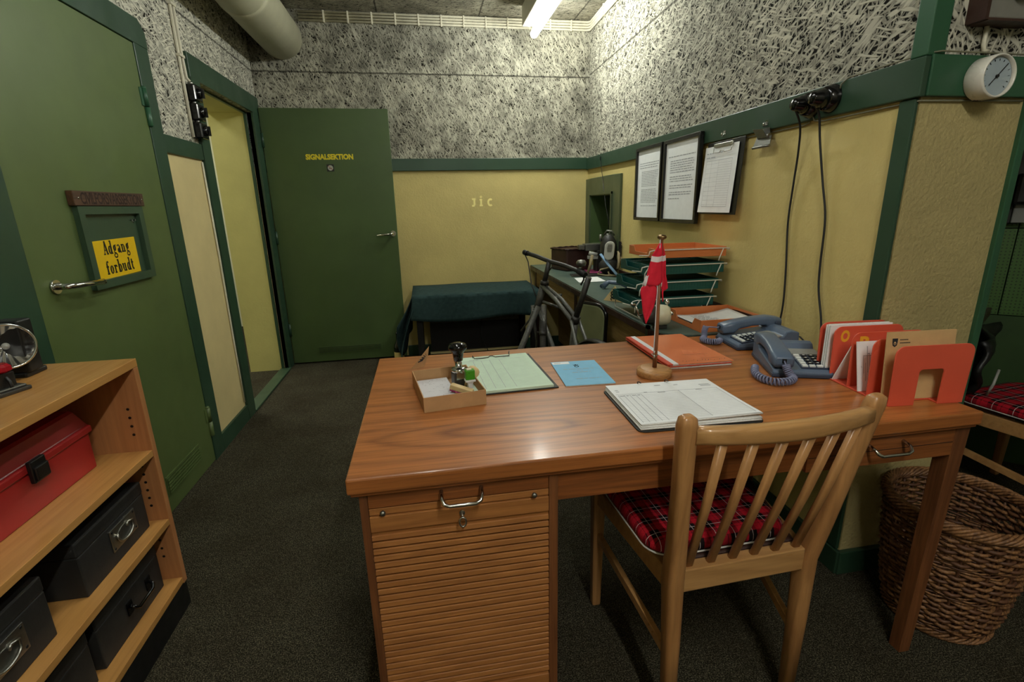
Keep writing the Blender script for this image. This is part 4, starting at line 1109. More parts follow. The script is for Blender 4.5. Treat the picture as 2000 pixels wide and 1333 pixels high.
b = M(); b.box(-.944, -.932, 1.205, 1.252, .650, .706); b.box(-.933, -.926, 1.208, 1.249, .655, .690); b.build('latch', m_['black'], t, bevel=.003)
# grey file standing behind it
t = thing('file_box', 'grey cardboard file standing behind the red steel box on the bookshelf', 'file box', (-1.125, 1.3, .571))
b = M(); b.box(-1.136, -1.114, .95, 1.40, .571, .80); b.build('case', m_['slot_green'], t, bevel=.002)

def fibre_case(label, xf, depth, y0, y1, z0, z1, plate):
    t = thing('storage_case', label, 'case', (xf - depth / 2, (y0 + y1) / 2, z0), 0, 'black fibre storage cases')
    zs = z1 - .038
    b = M(); b.box(xf - depth, xf, y0, y1, z0 + .0005, zs - .0008); b.build('body', m_['black_fibre'], t, bevel=.003)
    b = M(); b.box(xf - depth - .001, xf + .001, y0 - .001, y1 + .001, zs, z1); b.build('lid', m_['black_fibre'], t, bevel=.004)
    zc = (z0 + zs) / 2 + .012; yc = (y0 + y1) / 2 + .03
    if plate:
        b = M(); b.box(xf, xf + .003, yc - .058, yc + .058, zc - .032, zc + .032)
        for yy in (-.05, .05):
            for zz in (-.025, .025): b.ell((xf + .003, yc + yy, zc + zz), (.0015, .004, .004), 8, 5, 1)
        pl = part_label(b.build('handle_plate', [m_['nickel'], m_['black']], t, bevel=.001), 'nickel plate with a drop ring handle')
        b = M(); b.prism([(.034 * math.cos(a) , .019 * math.sin(a)) for a in [i * 2 * PI / 24 for i in range(24)]], 0, .0012, 0, frame_at((xf + .003, yc, zc - .002), (0, 1, 0), (0, 0, 1))); b.build('recess', m_['steel'], pl)
        b = M(); b.tube([(xf + .006, yc - .036, zc + .010)] + [(xf + .007, yc + .036 * math.cos(math.radians(a)), zc - .002 + .021 * math.sin(math.radians(a))) for a in range(190, 360, 17)] + [(xf + .006, yc + .036, zc + .010), (xf + .006, yc + .016, zc + .015), (xf + .005, yc + .010, zc + .006)], .0032, 8); b.build('ring_handle', m_['nickel'], pl)
    else:
        b = M(); b.box(xf, xf + .003, yc - .06, yc - .036, zc - .02, zc + .02); b.box(xf, xf + .003, yc + .036, yc + .06, zc - .02, zc + .02); b.tube([(xf + .004, yc - .05, zc + .006), (xf + .016, yc - .046, zc - .002), (xf + .018, yc - .036, zc - .012), (xf + .018, yc + .036, zc - .012), (xf + .016, yc + .046, zc - .002), (xf + .004, yc + .05, zc + .006)], .005, 8); part_label(b.build('carry_handle', m_['black_gloss'], t), 'black bow handle')
    return t
fibre_case('black fibre case with nickel plate, alone at the far end of the middle shelf', -.884, .24, 1.190, 1.482, .333, .487, True)
fibre_case('black fibre case with nickel plate, nearer the viewer on the middle shelf', -.884, .24, .760, 1.080, .333, .492, True)
fibre_case('black fibre case with black handle at the far end of the bottom shelf', -.886, .24, 1.182, 1.482, .115, .273, False)
fibre_case('dark case nearer the viewer on the bottom shelf, cut off by the photo edge', -.886, .24, .800, 1.150, .115, .270, False)

# searchlight
LP = Vector((-1.052, 1.393, .853))
t = thing('searchlight', 'chrome round searchlight with dark housing on top of the bookshelf', 'lamp', LP)
ax = Vector((.55, -.62, .10)).normalized()
up_ = Vector((0, 0, 1)); xx = up_.cross(ax).normalized(); yy = ax.cross(xx)
c0 = LP + Vector((.0, .0, .090)); SS = .76
T = Matrix(((xx.x, yy.x, ax.x, c0.x), (xx.y, yy.y, ax.y, c0.y), (xx.z, yy.z, ax.z, c0.z), (0, 0, 0, 1))) @ Matrix.Scale(SS, 4)
b = M(); b.surf(lambda u, v: ((.004 + .063 * u) * math.cos(2 * PI * v), (.004 + .063 * u) * math.sin(2 * PI * v), -.030 + .050 * u ** 2 + .0022 * u * math.cos(2 * PI * v * 18)), 14, 132, 0, T); b.build('reflector', m_['glass_lamp'], t, fix=False)
b = M(); b.lathe([(.068, .016), (.074, .016), (.0755, .024), (.0735, .031), (.068, .030), (.0665, .024), (.068, .016)], 40, 0, T); b.build('bezel', m_['chrome'], t)
b = M(); b.lathe([(.0, -.006), (.009, -.004), (.011, .006), (.006, .014), (.0, .016)], 16, 0, T); b.build('bulb', m_['mask_grey'], t)
b = M(); b.lathe([(.0, -.065), (.03, -.062), (.058, -.045), (.068, -.015), (.071, .016), (.070, .017), (.064, .011), (.046, -.017), (.021, -.033), (.0, -.034)], 32, 0, T)
b.build('housing', m_['black'], t)
b = M(); b.box(LP.x - .062, LP.x + .02, LP.y + .01, LP.y + .085, LP.z, LP.z + .014); b.box(LP.x - .03, LP.x + .03, LP.y + .012, LP.y + .06, LP.z + .014, LP.z + .150); b.build('base', m_['black'], t, bevel=.004)
# small hand tool with a ruby top beside it
GO = Vector((-1.003, 1.288, .853))
t = thing('desk_gadget', 'steel gadget with ruby red knob in front of the searchlight', 'gadget', GO, math.radians(-18))
b = M(); b.box(-.050, .034, -.036, .036, 0, .010); b.build('foot', m_['dark_grey'], t, True, bevel=.003)
b = M(); b.box(-.045, .029, -.030, .030, .010, .016); b.build('plate', m_['steel'], t, True, bevel=.003)
b = M(); b.box(-.030, .018, -.018, .018, .016, .050); b.tube([(.016, 0, .040), (.024, 0, .030), (.027, 0, .016)], .004, 8); b.build('body', m_['black'], t, True, bevel=.003)
b = M(); b.lathe([(.0, 0), (.016, 0), (.024, .005), (.023, .015), (.017, .021), (.0, .022)], 8, 0, Matrix.Translation((.002, 0, .050)), False); b.build('knob', m_['red_glass'], t, True)
# ================================================================== things lying on the desk
D = .7502
rng = random.Random(9)
# ---- cardboard box with stamps
BR = math.radians(8.2)
t = thing('cardboard_box', 'open pale cardboard box of rubber stamps at the left end of the desk', 'box', (.036, 1.312, D), BR)
bw, bd, bh, th = .082, .115, .040, .0022
b = M(); b.box(-bw, bw, -bd, bd, 0, th); 
for q in ((-bw, bw, -bd, -bd + th), (-bw, bw, bd - th, bd), (-bw, -bw + th, -bd + th, bd - th), (bw - th, bw, -bd + th, bd - th)): b.box(q[0], q[1], q[2], q[3], th, bh)
b.build('tray', m_['cardboard'], t, True)
b = M(); Ti = WM[t.name].inverted()
Q = [Vector(p) for p in ((-.066, 1.440, .787), (-.025, 1.462, .787), (-.012, 1.468, .819), (-.007, 1.470, .847))]
off = Vector((.003, .012, 0)).normalized() * .0018
vs = [Ti @ p for p in Q] + [Ti @ (p + Vector((0, .0018, 0))) for p in Q]
b.add(vs, [(3, 2, 1, 0), (4, 5, 6, 7), (0, 1, 5, 4), (1, 2, 6, 5), (2, 3, 7, 6), (3, 0, 4, 7)])
fo = Vector((.0004, -.0008, 0))
for i in range(5):
    a0 = Q[0].lerp(Q[3], .25 + .13 * i).lerp(Q[1].lerp(Q[2], .5), .25) + fo; a1 = Q[0].lerp(Q[3], .30 + .13 * i).lerp(Q[1].lerp(Q[2], .6), .62) + fo
    d_ = Vector((.0, 0, .0035)); b.add([Ti @ p for p in (a0, a1, a1 + d_, a0 + d_)], [(0, 1, 2, 3)], 1)
b.build('lid_flap', [m_['cardboard'], m_['ink']], t, True, fix=False)
Tb = WM[t.name]
def onbox(x, y, z=0.0): return Tb @ Vector((x, y, z))
s = thing('scribbled_note', 'note covered in pen scrawl lying at the back of the cardboard box', 'paper', onbox(-.012, .055, .0065), BR)
b = M(); b.box(-.062, .030, -.052, .052, 0, .0035); b.build('sheet', m_['scribble'], s, True)
s = thing('scribbled_note', 'rolled scribbled note lying at the front of the cardboard box', 'paper', onbox(-.02, -.03, .004), BR)
b = M(); b.box(-.055, .035, -.020, .022, 0, .012); b.build('sheet', m_['scribble'], s, True, bevel=.004)
s = thing('rubber_stamp', 'flat black bar stamp along the front wall of the cardboard box', 'stamp', onbox(.0, -.088, .0025), BR)
b = M(); b.box(-.045, .055, -.012, .016, 0, .022); b.build('body', m_['black'], s, True, bevel=.002)
# chrome numbering stamp
s = thing('numbering_stamp', 'tall chrome numbering stamp with dark knob standing in the cardboard box', 'stamp', onbox(.040, .022, .0025), BR + .25)
b = M(); b.box(-.016, .016, -.014, .014, 0, .030); b.box(-.020, -.014, -.012, .012, .0, .050); b.box(.012, .018, -.012, .012, .0, .050); b.build('frame', m_['dark_grey'], s, True, bevel=.002)
b = M(); b.lathe([(.019, .050), (.021, .053), (.021, .060), (.016, .063), (.010, .063), (.009, .085), (.010, .090)], 24); b.box(-.014, .014, -.012, .012, .030, .050); b.build('collar', m_['chrome'], s, True)
b = M(); b.lathe([(.010, .082), (.013, .084), (.0155, .102), (.016, .106), (.020, .112), (.026, .118), (.027, .124), (.023, .131), (.012, .135), (.0, .136)], 28); b.build('knob', m_['black_gloss'], s, True)
s = thing('rubber_stamp', 'white self-inking stamp with a bright green top in the cardboard box', 'stamp', onbox(.057, -.040, .0025), BR)
b = M(); b.lathe([(.006, .0), (.0075, .01), (.010, .034), (.013, .040)], 4, 0, Matrix.Rotation(PI / 4, 4, 'Z'), False); b.box(-.014, .014, -.011, .011, .040, .046); b.build('body', m_['white_plastic'], s, True, bevel=.001)
b = M(); b.box(-.013, .013, -.010, .010, .046, .073); b.box(-.009, .005, -.007, .007, .073, .0765, 1); b.build('cap', [m_['mint_plastic'], m_['cream_plastic']], s, True, bevel=.002)
s = thing('rubber_stamp', 'turned wooden stamp handle leaning on the right wall of the cardboard box', 'stamp', onbox(.066, .018, .030), BR)
T = Matrix.Rotation(math.radians(38), 4, 'Y')
b = M(); b.lathe([(.007, -.03), (.009, -.008), (.010, .0), (.017, .012), (.0195, .022), (.017, .032), (.009, .038), (.0, .039)], 24, 0, T); b.build('handle', m_['tri_wood'], s, True)
s = thing('rubber_stamp', 'flat wooden block stamp lying aslant in front of the chrome stamp', 'stamp', onbox(.030, -.052, .024), BR - .55)
T = Matrix.Rotation(math.radians(14), 4, 'Y')
b = M(); b.box(-.032, .032, -.010, .010, -.004, .010, 0, T); b.build('block', m_['tri_wood'], s, True, bevel=.002)
b = M(); b.box(-.031, .031, -.009, .009, -.008, -.004, 0, T); b.build('rubber', m_['pink'], s, True)

# ---- clipboards and papers : quads given by their four corners
def quad_frame(fl, fr, br, bl):
    """frame at the centre, X along the front edge, Y to the back; returns T, w, h (averaged)"""
    fl, fr, br, bl = (Vector((p[0], p[1], D)) for p in (fl, fr, br, bl))
    c = (fl + fr + br + bl) / 4; x = (fr - fl) + (br - bl); y = (bl - fl) + (br - fr)
    x.normalize(); y = (y - x * y.dot(x)).normalized()
    w = ((fr - fl).length + (br - bl).length) / 2; h = ((bl - fl).length + (br - fr).length) / 2
    return frame_at(c, x, y), w, h
T, w, h = quad_frame((.022, 1.276), (.372, 1.281), (.330, 1.632), (.098, 1.604))
w, h = .262, .345; T = frame_at((.212, 1.447, D), (1, .012, 0), (-.012, 1, 0)) @ Matrix.Rotation(math.radians(2), 4, 'Z')
t = thing('clipboard', 'black clipboard with a mint green ruled form, beside the cardboard box', 'clipboard', mat4=T)
b = M(); b.box(-w / 2, w / 2, -h / 2, h / 2, 0, .0035); b.build('board', m_['black_fibre'], t, True, bevel=.001)
b = M(); b.box(-w / 2 + .006, w / 2 - .014, -h / 2 + .004, h / 2 - .012, .0035, .0105, 0)
Tz = Matrix.Translation((0, 0, .0107)); x0, x1 = -w / 2 + .02, w / 2 - .03
for i in range(22): rule(b, Tz, x0, .10 - i * .0118, x1, .10 - i * .0118, .0006, 1)
for x in (-.075, -.048, -.020, .012): rule(b, Tz, x, -.155, x, .112, .0011, 1)
rule(b, Tz, x0, .112, x1, .112, .0014, 1); word_lines(b, Tz, -.085, -.055, .122, .0035, 1, rng); word_lines(b, Tz, .03, .055, .130, .0035, 1, rng); word_lines(b, Tz, .085, .105, .150, .002, 1, rng)
for i in range(4):
    q_ = rng.uniform(-.08, .06); rule(b, Tz, q_, .06 - i * .045, q_ + .003, .06 - i * .045, .002, 1)
b.build('form', [m_['green_paper'], m_['ink_faint']], t, True, fix=False)
def clip_wire(t, y, x0, x1, T=Matrix.Identity(4), z=.012):
    b = M(); xm = (x0 + x1) / 2
    b.tube([(x0, y + .012, z - .006), (x0, y + .010, z + .006), (x0 + .003, y - .010, z + .002), (x0 + .03, y - .010, z + .001), (xm - .012, y - .006, z + .001), (xm - .004, y + .004, z + .002), (xm + .004, y + .004, z + .002), (xm + .012, y - .008, z + .001), (x1 - .003, y - .010, z + .002), (x1 + .002, y + .010, z + .012), (x1, y + .014, z + .002)], .0016, 6, 0, False, T); b.build('clip_wire', m_['dark_grey'], t, True)
clip_wire(t, h / 2 - .03, -.07, .055)

T = frame_at((.4515, 1.391, D), (1, -.025, 0), (.025, 1, 0)) @ Matrix.Rotation(math.radians(-1.5), 4, 'Z')
t = thing('booklet', 'sky blue printed booklet lying between clipboard and flag base', 'booklet', mat4=T)
w, h = .147, .222
b = M(); b.box(-w / 2, w / 2, -h / 2, h / 2, 0.0003, .0024, 1); b.build('pages', [m_['paper'], m_['paper_edge']], t, True)
b = M(); b.box(-w / 2 - .0005, w / 2 + .0005, -h / 2 - .0005, h / 2 + .0005, .0024, .0034, 0)
Tz = Matrix.Translation((0, 0, .0036))
word_lines(b, Tz, -.050, .052, .030, .0034, 1, rng); word_lines(b, Tz, -.010, .010, .014, .003, 1, rng); word_lines(b, Tz, -.028, .030, -.002, .0036, 1, rng); word_lines(b, Tz, -.030, .048, -.060, .003, 1, rng)
# printed crest: crown over an oval badge
b.prism([(-.007, .066), (-.0085, .074), (-.004, .070), (0, .077), (.004, .070), (.0085, .074), (.007, .066)], .0034, .0037, 2); b.prism([(.0 + .0075 * math.cos(a), .056 + .0085 * math.sin(a)) for a in [i * PI / 10 for i in range(20)]], .0034, .0037, 2); b.prism([(.0 + .0045 * math.cos(a), .056 + .0052 * math.sin(a)) for a in [i * PI / 10 for i in range(20)]], .0037, .0039, 0)
b.build('cover', [m_['blue_paper'], m_['ink_faint'], m_['ink_blue']], t, True, fix=False)
b = M(); b.box(-w / 2 + .002, -w / 2 + .058, h / 2 - .026, h / 2 - .004, .0034, .0037, 0); word_lines(b, Tz, -w / 2 + .008, -w / 2 + .03, h / 2 - .015, .004, 1, rng); b.build('sticker', [m_['paper'], m_['ink_faint']], t, True, fix=False)

# ---- table flag
FX, FY = .660, 1.322
t = thing('table_flag', 'small table flag, white cross on red, on a round wooden foot', 'flag', (FX, FY, D))
b = M(); b.lathe([(.050, 0), (.052, .003), (.052, .016), (.050, .020), (.044, .0215), (.043, .023), (.040, .0245), (.0, .0245)], 40); b.build('foot', m_['base_wood'], t, True)
b = M(); b.tube([(0, 0, .022), (0, 0, .12), (0, 0, .402)], [.0068, .0064, .0044], 14); b.build('pole', m_['pole_wood'], t, True)
b = M(); b.lathe([(.004, .401), (.005, .403), (.012, .407), (.0135, .411), (.010, .416), (.0, .418)], 20); b.build('finial', m_['brass'], t, True)
b = M(); b.tube([(-.0065, -.004, .405), (-.0075, -.005, .25), (-.0085, -.006, .078), (-.0068, -.006, .07), (-.005, -.006, .078)], .0013, 6); b.build('cord', m_['white_plastic'], t, True)
b = M(); b.tube([(-.012, -.004, .066), (-.007, -.010, .062), (.003, -.010, .066), (.008, -.003, .064), (.002, .008, .064), (-.009, .007, .066), (-.012, -.004, .066)], .0013, 6); b.ell((-.008, -.010, .062), (.004, .004, .006), 8, 6); b.build('cleat', m_['nickel'], t, True)
# cloth: folded panels hanging off the pole; right = image right
rx = Vector((.985, -.17, 0)); dz = Vector((0, 0, 1)); out = Vector((-.17, -.985, 0))
def P(s, z, d): q = rx * (s * .80) + dz * (.396 - (.392 - z) * .70) + out * (d * .8); return (q.x, q.y, q.z)
b = M()
def panel(rows, bands):
    """rows: (z, s_left, s_right, depth_left, depth_mid, depth_right); bands: material of each strip between rows (list over 5 cells)"""
    n = 8
    def f(i, u):
        z, a, c, d0, d1, d2 = rows[i]
        d = d0 * (1 - u) * (1 - 2 * u) + d1 * 4 * u * (1 - u) + d2 * u * (2 * u - 1)
        return P(a + (c - a) * u, z - .004 * math.sin(u * PI), d + .0025 * math.sin(u * 9 + i))
    for i in range(len(rows) - 1):
        for j in range(n):
            b.add([f(i, j / n), f(i, (j + 1) / n), f(i + 1, (j + 1) / n), f(i + 1, j / n)], [(0, 1, 2, 3)], bands[i] if isinstance(bands[i], int) else bands[i][j], True)
R, W = 0, 1
# front-left fold
panel([(.392, -.008, .0, .004, .006, .004), (.365, -.022, .002, .006, .010, .006), (.340, -.036, .004, .008, .013, .008), (.318, -.038, .004, .008, .014, .008), (.285, -.046, .004, .010, .016, .008), (.255, -.050, .005, .010, .018, .010), (.232, -.052, .006, .010, .018, .010), (.222, -.050, -.004, .012, .018, .012)], [R, R, W, R, R, R, R])
# white wedge and lower-left tail
panel([(.262, -.052, -.044, .010, .011, .012), (.240, -.060, -.046, .010, .011, .012), (.218, -.066, -.048, .010, .012, .012)], [W, W])
panel([(.222, -.052, -.018, .012, .013, .012), (.212, -.068, -.012, .010, .016, .012), (.190, -.070, -.010, .010, .018, .012), (.160, -.064, -.012, .010, .018, .010), (.130, -.060, -.018, .010, .016, .010), (.100, -.055, -.028, .010, .014, .010), (.078, -.050, -.036, .010, .012, .010), (.062, -.046, -.042, .010, .010, .010)], [R] * 7)
# right fold behind the pole
panel([(.392, .0, .004, -.004, -.005, -.004), (.365, .0, .012, -.005, -.008, -.005), (.340, .0, .019, -.006, -.010, -.006), (.318, .0, .021, -.006, -.011, -.006), (.285, .0, .022, -.006, -.012, -.006), (.255, .0, .024, -.006, -.012, -.006), (.225, .002, .031, -.006, -.012, -.006), (.205, .004, .034, -.006, -.010, -.006), (.198, .014, .030, -.006, -.008, -.006)], [R, R, W, R, R, R, R, R])
panel([(.235, -.006, .012, -.008, -.010, -.008), (.212, -.008, .012, -.008, -.010, -.008), (.188, -.012, .008, -.008, -.010, -.008), (.165, -.016, -.004, -.006, -.008, -.006)], [W, W, W])
panel([(.205, .012, .022, -.006, -.007, -.006), (.185, .012, .018, -.006, -.007, -.006), (.165, .014, .020, -.006, -.006, -.006), (.150, .016, .021, -.006, -.006, -.006)], [R] * 3)
b.build('cloth', [m_['flag_red'], m_['flag_white']], t, True, solid=.0007, fix=False)

# ---- orange folders
T = frame_at((.832, 1.522, D), (1, -.01, 0), (.01, 1, 0)) @ Matrix.Rotation(math.radians(-1.0), 4, 'Z')
t = thing('document_folder', 'black lower folder under the orange one on the desk', 'folder', mat4=T)
w, h = .222, .345
b = M(); b.box(-w / 2 + .002, w / 2 - .01, -h / 2 + .012, h / 2 - .004, 0, .008, 0); b.build('cover', m_['black'], t, True, bevel=.001)
b = M(); b.box(-w / 2 + .012, w / 2 - .002, -h / 2 + .006, h / 2 - .01, .001, .0065, 0); b.build('pages', m_['paper_edge'], t, True)
t = thing('document_folder', 'orange plastic folder with a white spine strip, behind the flag', 'folder', mat4=T @ Matrix.Translation((.0, .0, .008)) @ Matrix.Rotation(math.radians(.6), 4, 'Z'))
b = M(); b.box(-w / 2, w / 2 - .004, -h / 2 + .002, h / 2, 0, .003); b.build('back_cover', m_['red_folder'], t, True)
b = M(); b.box(-w / 2 + .010, w / 2 - .006, -h / 2 + .004, h / 2 - .004, .003, .0075); b.build('pages', m_['paper_edge'], t, True)
b = M(); b.box(-w / 2 + .036, w / 2, -h / 2, h / 2, .0075, .0090); Tz = Matrix.Translation((0, 0, .0092))
for y, x0, x1 in ((.155, -.05, .03), (-.085, -.02, .07), (-.13, .02, .09)): rule(b, Tz, x0, y, x1, y - .002, .0012, 1)
for i in range(16):
    x = -.05 + i * .0095; rule(b, Tz, x, -.150 + rng.uniform(-.005, .005), x + .006, -.147 + rng.uniform(-.004, .008), .0016, 1)
b.build('front_cover', [m_['orange_folder'], m_['sign_cut']], t, True, fix=False)
b = M(); b.box(-w / 2, -w / 2 + .018, -h / 2, h / 2, .0065, .0105, 0); b.build('spine', m_['red_folder'], t, True)
b = M(); b.box(-w / 2 + .018, -w / 2 + .036, -h / 2, h / 2, .0070, .0108, 0); part_label(b.build('spine_strip', m_['white_plastic'], t, True), 'white fastening strip')

# ---- white form on clipboard at the front
T = frame_at((.612, 1.092, D), (1, -.035, 0), (.035, 1, 0))
t = thing('clipboard', 'dark clipboard holding a stack of white ruled forms, in front of the flag', 'clipboard', mat4=T)
w, h = .312, .262
b = M(); b.prism(rrect(-w / 2, w / 2, -h / 2 - .008, h / 2, .018, 4), 0, .0035); b.build('board', m_['black_fibre'], t, True, bevel=.001)
for i in range(3):
    a = .003 * (i - 1)
    b = M(); b.surf(lambda u, v: (-w / 2 + .008 + (w - .014) * u + a * .8, -h / 2 + (h - .004) * v + a, .0065 + i * .0036 + .006 * (1 - v) ** 2 * u * (i == 2)), 8, 8, 0); b.build('sheet_stack', m_['paper_edge'], t, True, solid=.0030)
b = M()
def ztop(u, v): return .0162 + .0068 * (1 - v) ** 2 * u
b.surf(lambda u, v: (-w / 2 + .008 + (w - .014) * u, -h / 2 + .004 + (h - .006) * v, ztop(u, v)), 12, 12, 0)
def Rl(u0, v0, u1, v1, wd, mat=1):
    n = 10; pts = []
    for i in range(n + 1):
        u = u0 + (u1 - u0) * i / n; v = v0 + (v1 - v0) * i / n; pts.append(Vector((-w / 2 + .008 + (w - .014) * u, -h / 2 + .004 + (h - .006) * v, ztop(u, v) + .0006)))
    dx = pts[-1] - pts[0]; nn = Vector((-dx.y, dx.x, 0)).normalized() * wd / 2
    vs = [p + nn for p in pts] + [p - nn for p in pts]
    b.add(vs, [(i, i + 1, n + 2 + i, n + 1 + i) for i in range(n)], mat)
for i in range(17): Rl(.03, .655 - i * .0375, .97, .655 - i * .0375, .0006)
Rl(.02, .72, .97, .72, .0013); Rl(.03, .69, .24, .69, .0012)
for u in (.03, .083, .135, .187, .24, .60, .965): Rl(u, .03, u, .69 if u < .25 else .72, .0012)
for u0, u1, v in ((.04, .07, .83), (.04, .07, .79), (.28, .31, .73), (.44, .50, .90), (.62, .66, .88), (.85, .95, .84), (.85, .95, .80), (.40, .47, .70), (.76, .82, .705), (.04, .08, .67), (.10, .12, .67), (.15, .18, .67), (.2, .225, .67)): Rl(u0, v, u1, v, .0035)
b.build('form', [m_['paper'], m_['ink_faint']], t, True, fix=False)
b = M()
for x in (-.055, .025): b.tube([(x, h / 2 - .004, .004), (x, h / 2 - .004, .022), (x, h / 2 - .012, .025), (x + .004, h / 2 - .018, .0225)], .0016, 6)
b.build('clip_wire', m_['dark_grey'], t, True)

# ---- telephones
def coil(path, R, turns, r, name, parent, mat):
    P = [Vector(p) for p in path]
    # resample
    def cat(s):
        s *= len(P) - 1; i = min(int(s), len(P) - 2); u = s - i
        a0 = P[max(i - 1, 0)]; a1 = P[i]; a2 = P[i + 1]; a3 = P[min(i + 2, len(P) - 1)]
        return .5 * ((2 * a1) + (a2 - a0) * u + (2 * a0 - 5 * a1 + 4 * a2 - a3) * u * u + (3 * a1 - a0 - 3 * a2 + a3) * u ** 3)
    n = turns * 10; pts = []; prev = None
    for i in range(n + 1):
        s = i / n; c = cat(s); tg = (cat(min(s + .005, 1)) - cat(max(s - .005, 0))).normalized()
        if prev is None: x = tg.orthogonal().normalized()
        else: x = (prev - tg * prev.dot(tg)).normalized()
        prev = x; y = tg.cross(x); a = 2 * PI * i / 10
        pts.append(c + (x * math.cos(a) + y * math.sin(a)) * R)
    b = M(); b.tube(pts, r, 6); return b.build(name, mat, parent, True)
def telephone(label, loc, rot, cord_path, turns):
    t = thing('telephone', label, 'telephone', loc, rot, 'slate blue push-button telephones')
    hw, hd = .082, .108
    b = M()
    prof = [(-hd, .004), (-hd - .002, .016), (-hd + .006, .024), (.050, .044), (.062, .060), (.078, .064), (hd, .058), (hd + .002, .004)]
    n = len(prof); vs = [(-hw, y, z) for y, z in prof] + [(hw, y, z) for y, z in prof]
    b.add(vs, [(i, (i + 1) % n, n + (i + 1) % n, n + i) for i in range(n)] + [tuple(range(n))[::-1], tuple(range(n, 2 * n))]); b.build('body', m_['phone'], t, True, bevel=.005, seg=3)
    b = M(); b.box(-hw - .002, hw + .002, -hd - .004, hd + .001, .002, .012); 
    for x in (-.06, .06):
        for y in (-.08, .08): b.cyl((x, y, 0), (x, y, .003), .008, n=10)
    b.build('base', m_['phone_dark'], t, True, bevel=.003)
    sl = math.atan2(.020, .156)
    T = Matrix.Translation((.028, -.045, .0345)) @ Matrix.Rotation(sl, 4, 'X')
    b = M(); b.box(-.030, .053, -.052, .040, -.006, .0012, 2, T)
    for i in range(4):
        for j in range(5):
            x = -.019 + i * .0205; y = -.042 + j * .0185; wht = (i == 0 or j == 0)
            b.box(x - .0075, x + .0075, y - .0055, y + .0055, .0012, .0052, 0 if wht else 1, T)
            if not wht: b.box(x - .003, x + .003, y - .002, y + .002, .0052, .0055, 0, T)
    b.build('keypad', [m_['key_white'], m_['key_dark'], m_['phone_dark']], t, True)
    T2 = Matrix.Translation((.028, .020, .0425)) @ Matrix.Rotation(sl, 4, 'X')
    b = M(); b.box(-.030, .053, -.018, .024, -.002, .0016, 0, T2); b.build('index_card', m_['grey_plate'], t, True)
    # cradle side wall
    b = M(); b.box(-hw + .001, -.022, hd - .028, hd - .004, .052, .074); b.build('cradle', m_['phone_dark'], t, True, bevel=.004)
    # handset
    hs = M(); secs = []
    xc = -.056
    for y, zb, zt, wd in ((-.112, .042, .058, .044), (-.108, .030, .064, .056), (-.066, .032, .074, .058), (-.050, .046, .078, .054), (0.0, .056, .086, .051), (.050, .058, .090, .053), (.066, .046, .090, .057), (.104, .048, .084, .055), (.110, .056, .078, .044)):
        secs.append([(xc + x, y, z) for x, z in rrect(-wd / 2, wd / 2, zb, zt, min(.010, (zt - zb) * .35), 3)])
    hs.loft(secs); hs = hs.build('handset', m_['phone'], t, True)
    b = M(); b.box(xc - .006, xc + .006, -.1135, -.108, .046, .058); b.build('cord_socket', m_['black'], hs, True)
    coil(cord_path, .0092, turns, .0027, 'coiled_cord', t, m_['cord'])
    b = M(); b.tube([(xc, -.112, .052), (xc - .001, -.120, .050), cord_path[0]], .0024, 6); b.build('cord_end', m_['cord'], t, True)
    return t
telephone('nearer slate blue telephone, beside the coral letter rack', (1.100, 1.296, D), math.radians(-20.5),
          [(-.056, -.128, .044), (-.052, -.136, .030), (-.044, -.140, .016), (-.040, -.150, .0125), (-.060, -.176, .0125), (-.095, -.186, .0125), (-.122, -.165, .0125), (-.132, -.125, .0125), (-.126, -.085, .0125), (-.118, -.06, .0125)], 36)
telephone('farther slate blue telephone, in front of the orange tray on the counter', (1.168, 1.558, D), math.radians(-97),
          [(-.066, -.160, .052), (-.066, -.164, .040), (-.064, -.165, .024), (-.058, -.168, .0125), (-.036, -.182, .0125), (-.012, -.178, .0125), (.004, -.160, .0125), (.0, -.140, .0125), (-.012, -.128, .0125)], 30)
t = thing('telephone_lead', 'thin black telephone lead looping behind the nearer telephone', 'cable', (1.27, 1.48, D))
b = M(); b.tube([(1.262, 1.545, .775), (1.285, 1.530, .785), (1.300, 1.500, .780), (1.304, 1.470, .762), (1.298, 1.450, .7535), (1.270, 1.455, .7535), (1.235, 1.462, .7535)], .0028, 6); b.build('lead', m_['rubber'], t)

# ---- coral letter rack
RR = math.radians(-4.5)
t = rack = thing('letter_rack', 'coral plastic letter rack with five upright dividers on the desk corner', 'letter rack', (1.212, .958, D), RR)
w2, ht = .106, .156
ys = (0.0, .070, .140, .210, .280)
ys = (0.0, .069, .138, .206, .262)
def divider(y, arch):
    b = M(); r = .024
    T = Matrix(((1, 0, 0, 0), (0, 0, -1, y + .002), (0, 1, 0, 0), (0, 0, 0, 1)))
    top = [(w2 - r + r * math.cos(math.radians(a)), ht - r + r * math.sin(math.radians(a))) for a in range(0, 91, 15)] + [(-w2 + r + r * math.cos(math.radians(a)), ht - r + r * math.sin(math.radians(a))) for a in range(90, 181, 15)]
    if arch:
        q = .010; aw = .034; ah = .094
        ar = [(-aw, 0)] + [(-aw + q + q * math.cos(math.radians(a)), ah - q + q * math.sin(math.radians(a))) for a in range(180, 89, -18)] + [(aw - q + q * math.cos(math.radians(a)), ah - q + q * math.sin(math.radians(a))) for a in range(90, -1, -18)] + [(aw, 0)]
        poly = [(w2, 0)] + top + [(-w2, 0)] + ar
    else: poly = [(w2, 0)] + top + [(-w2, 0)]
    poly = [(x * (1 + .05 * (z / ht) - .05), z) for x, z in poly]
    b.prism(poly, 0, .0035, 0, T)
    return b.build('divider', m_['orange_red'], rack, True, bevel=.001)
dv = [divider(y, i == 0) for i, y in enumerate(ys)]
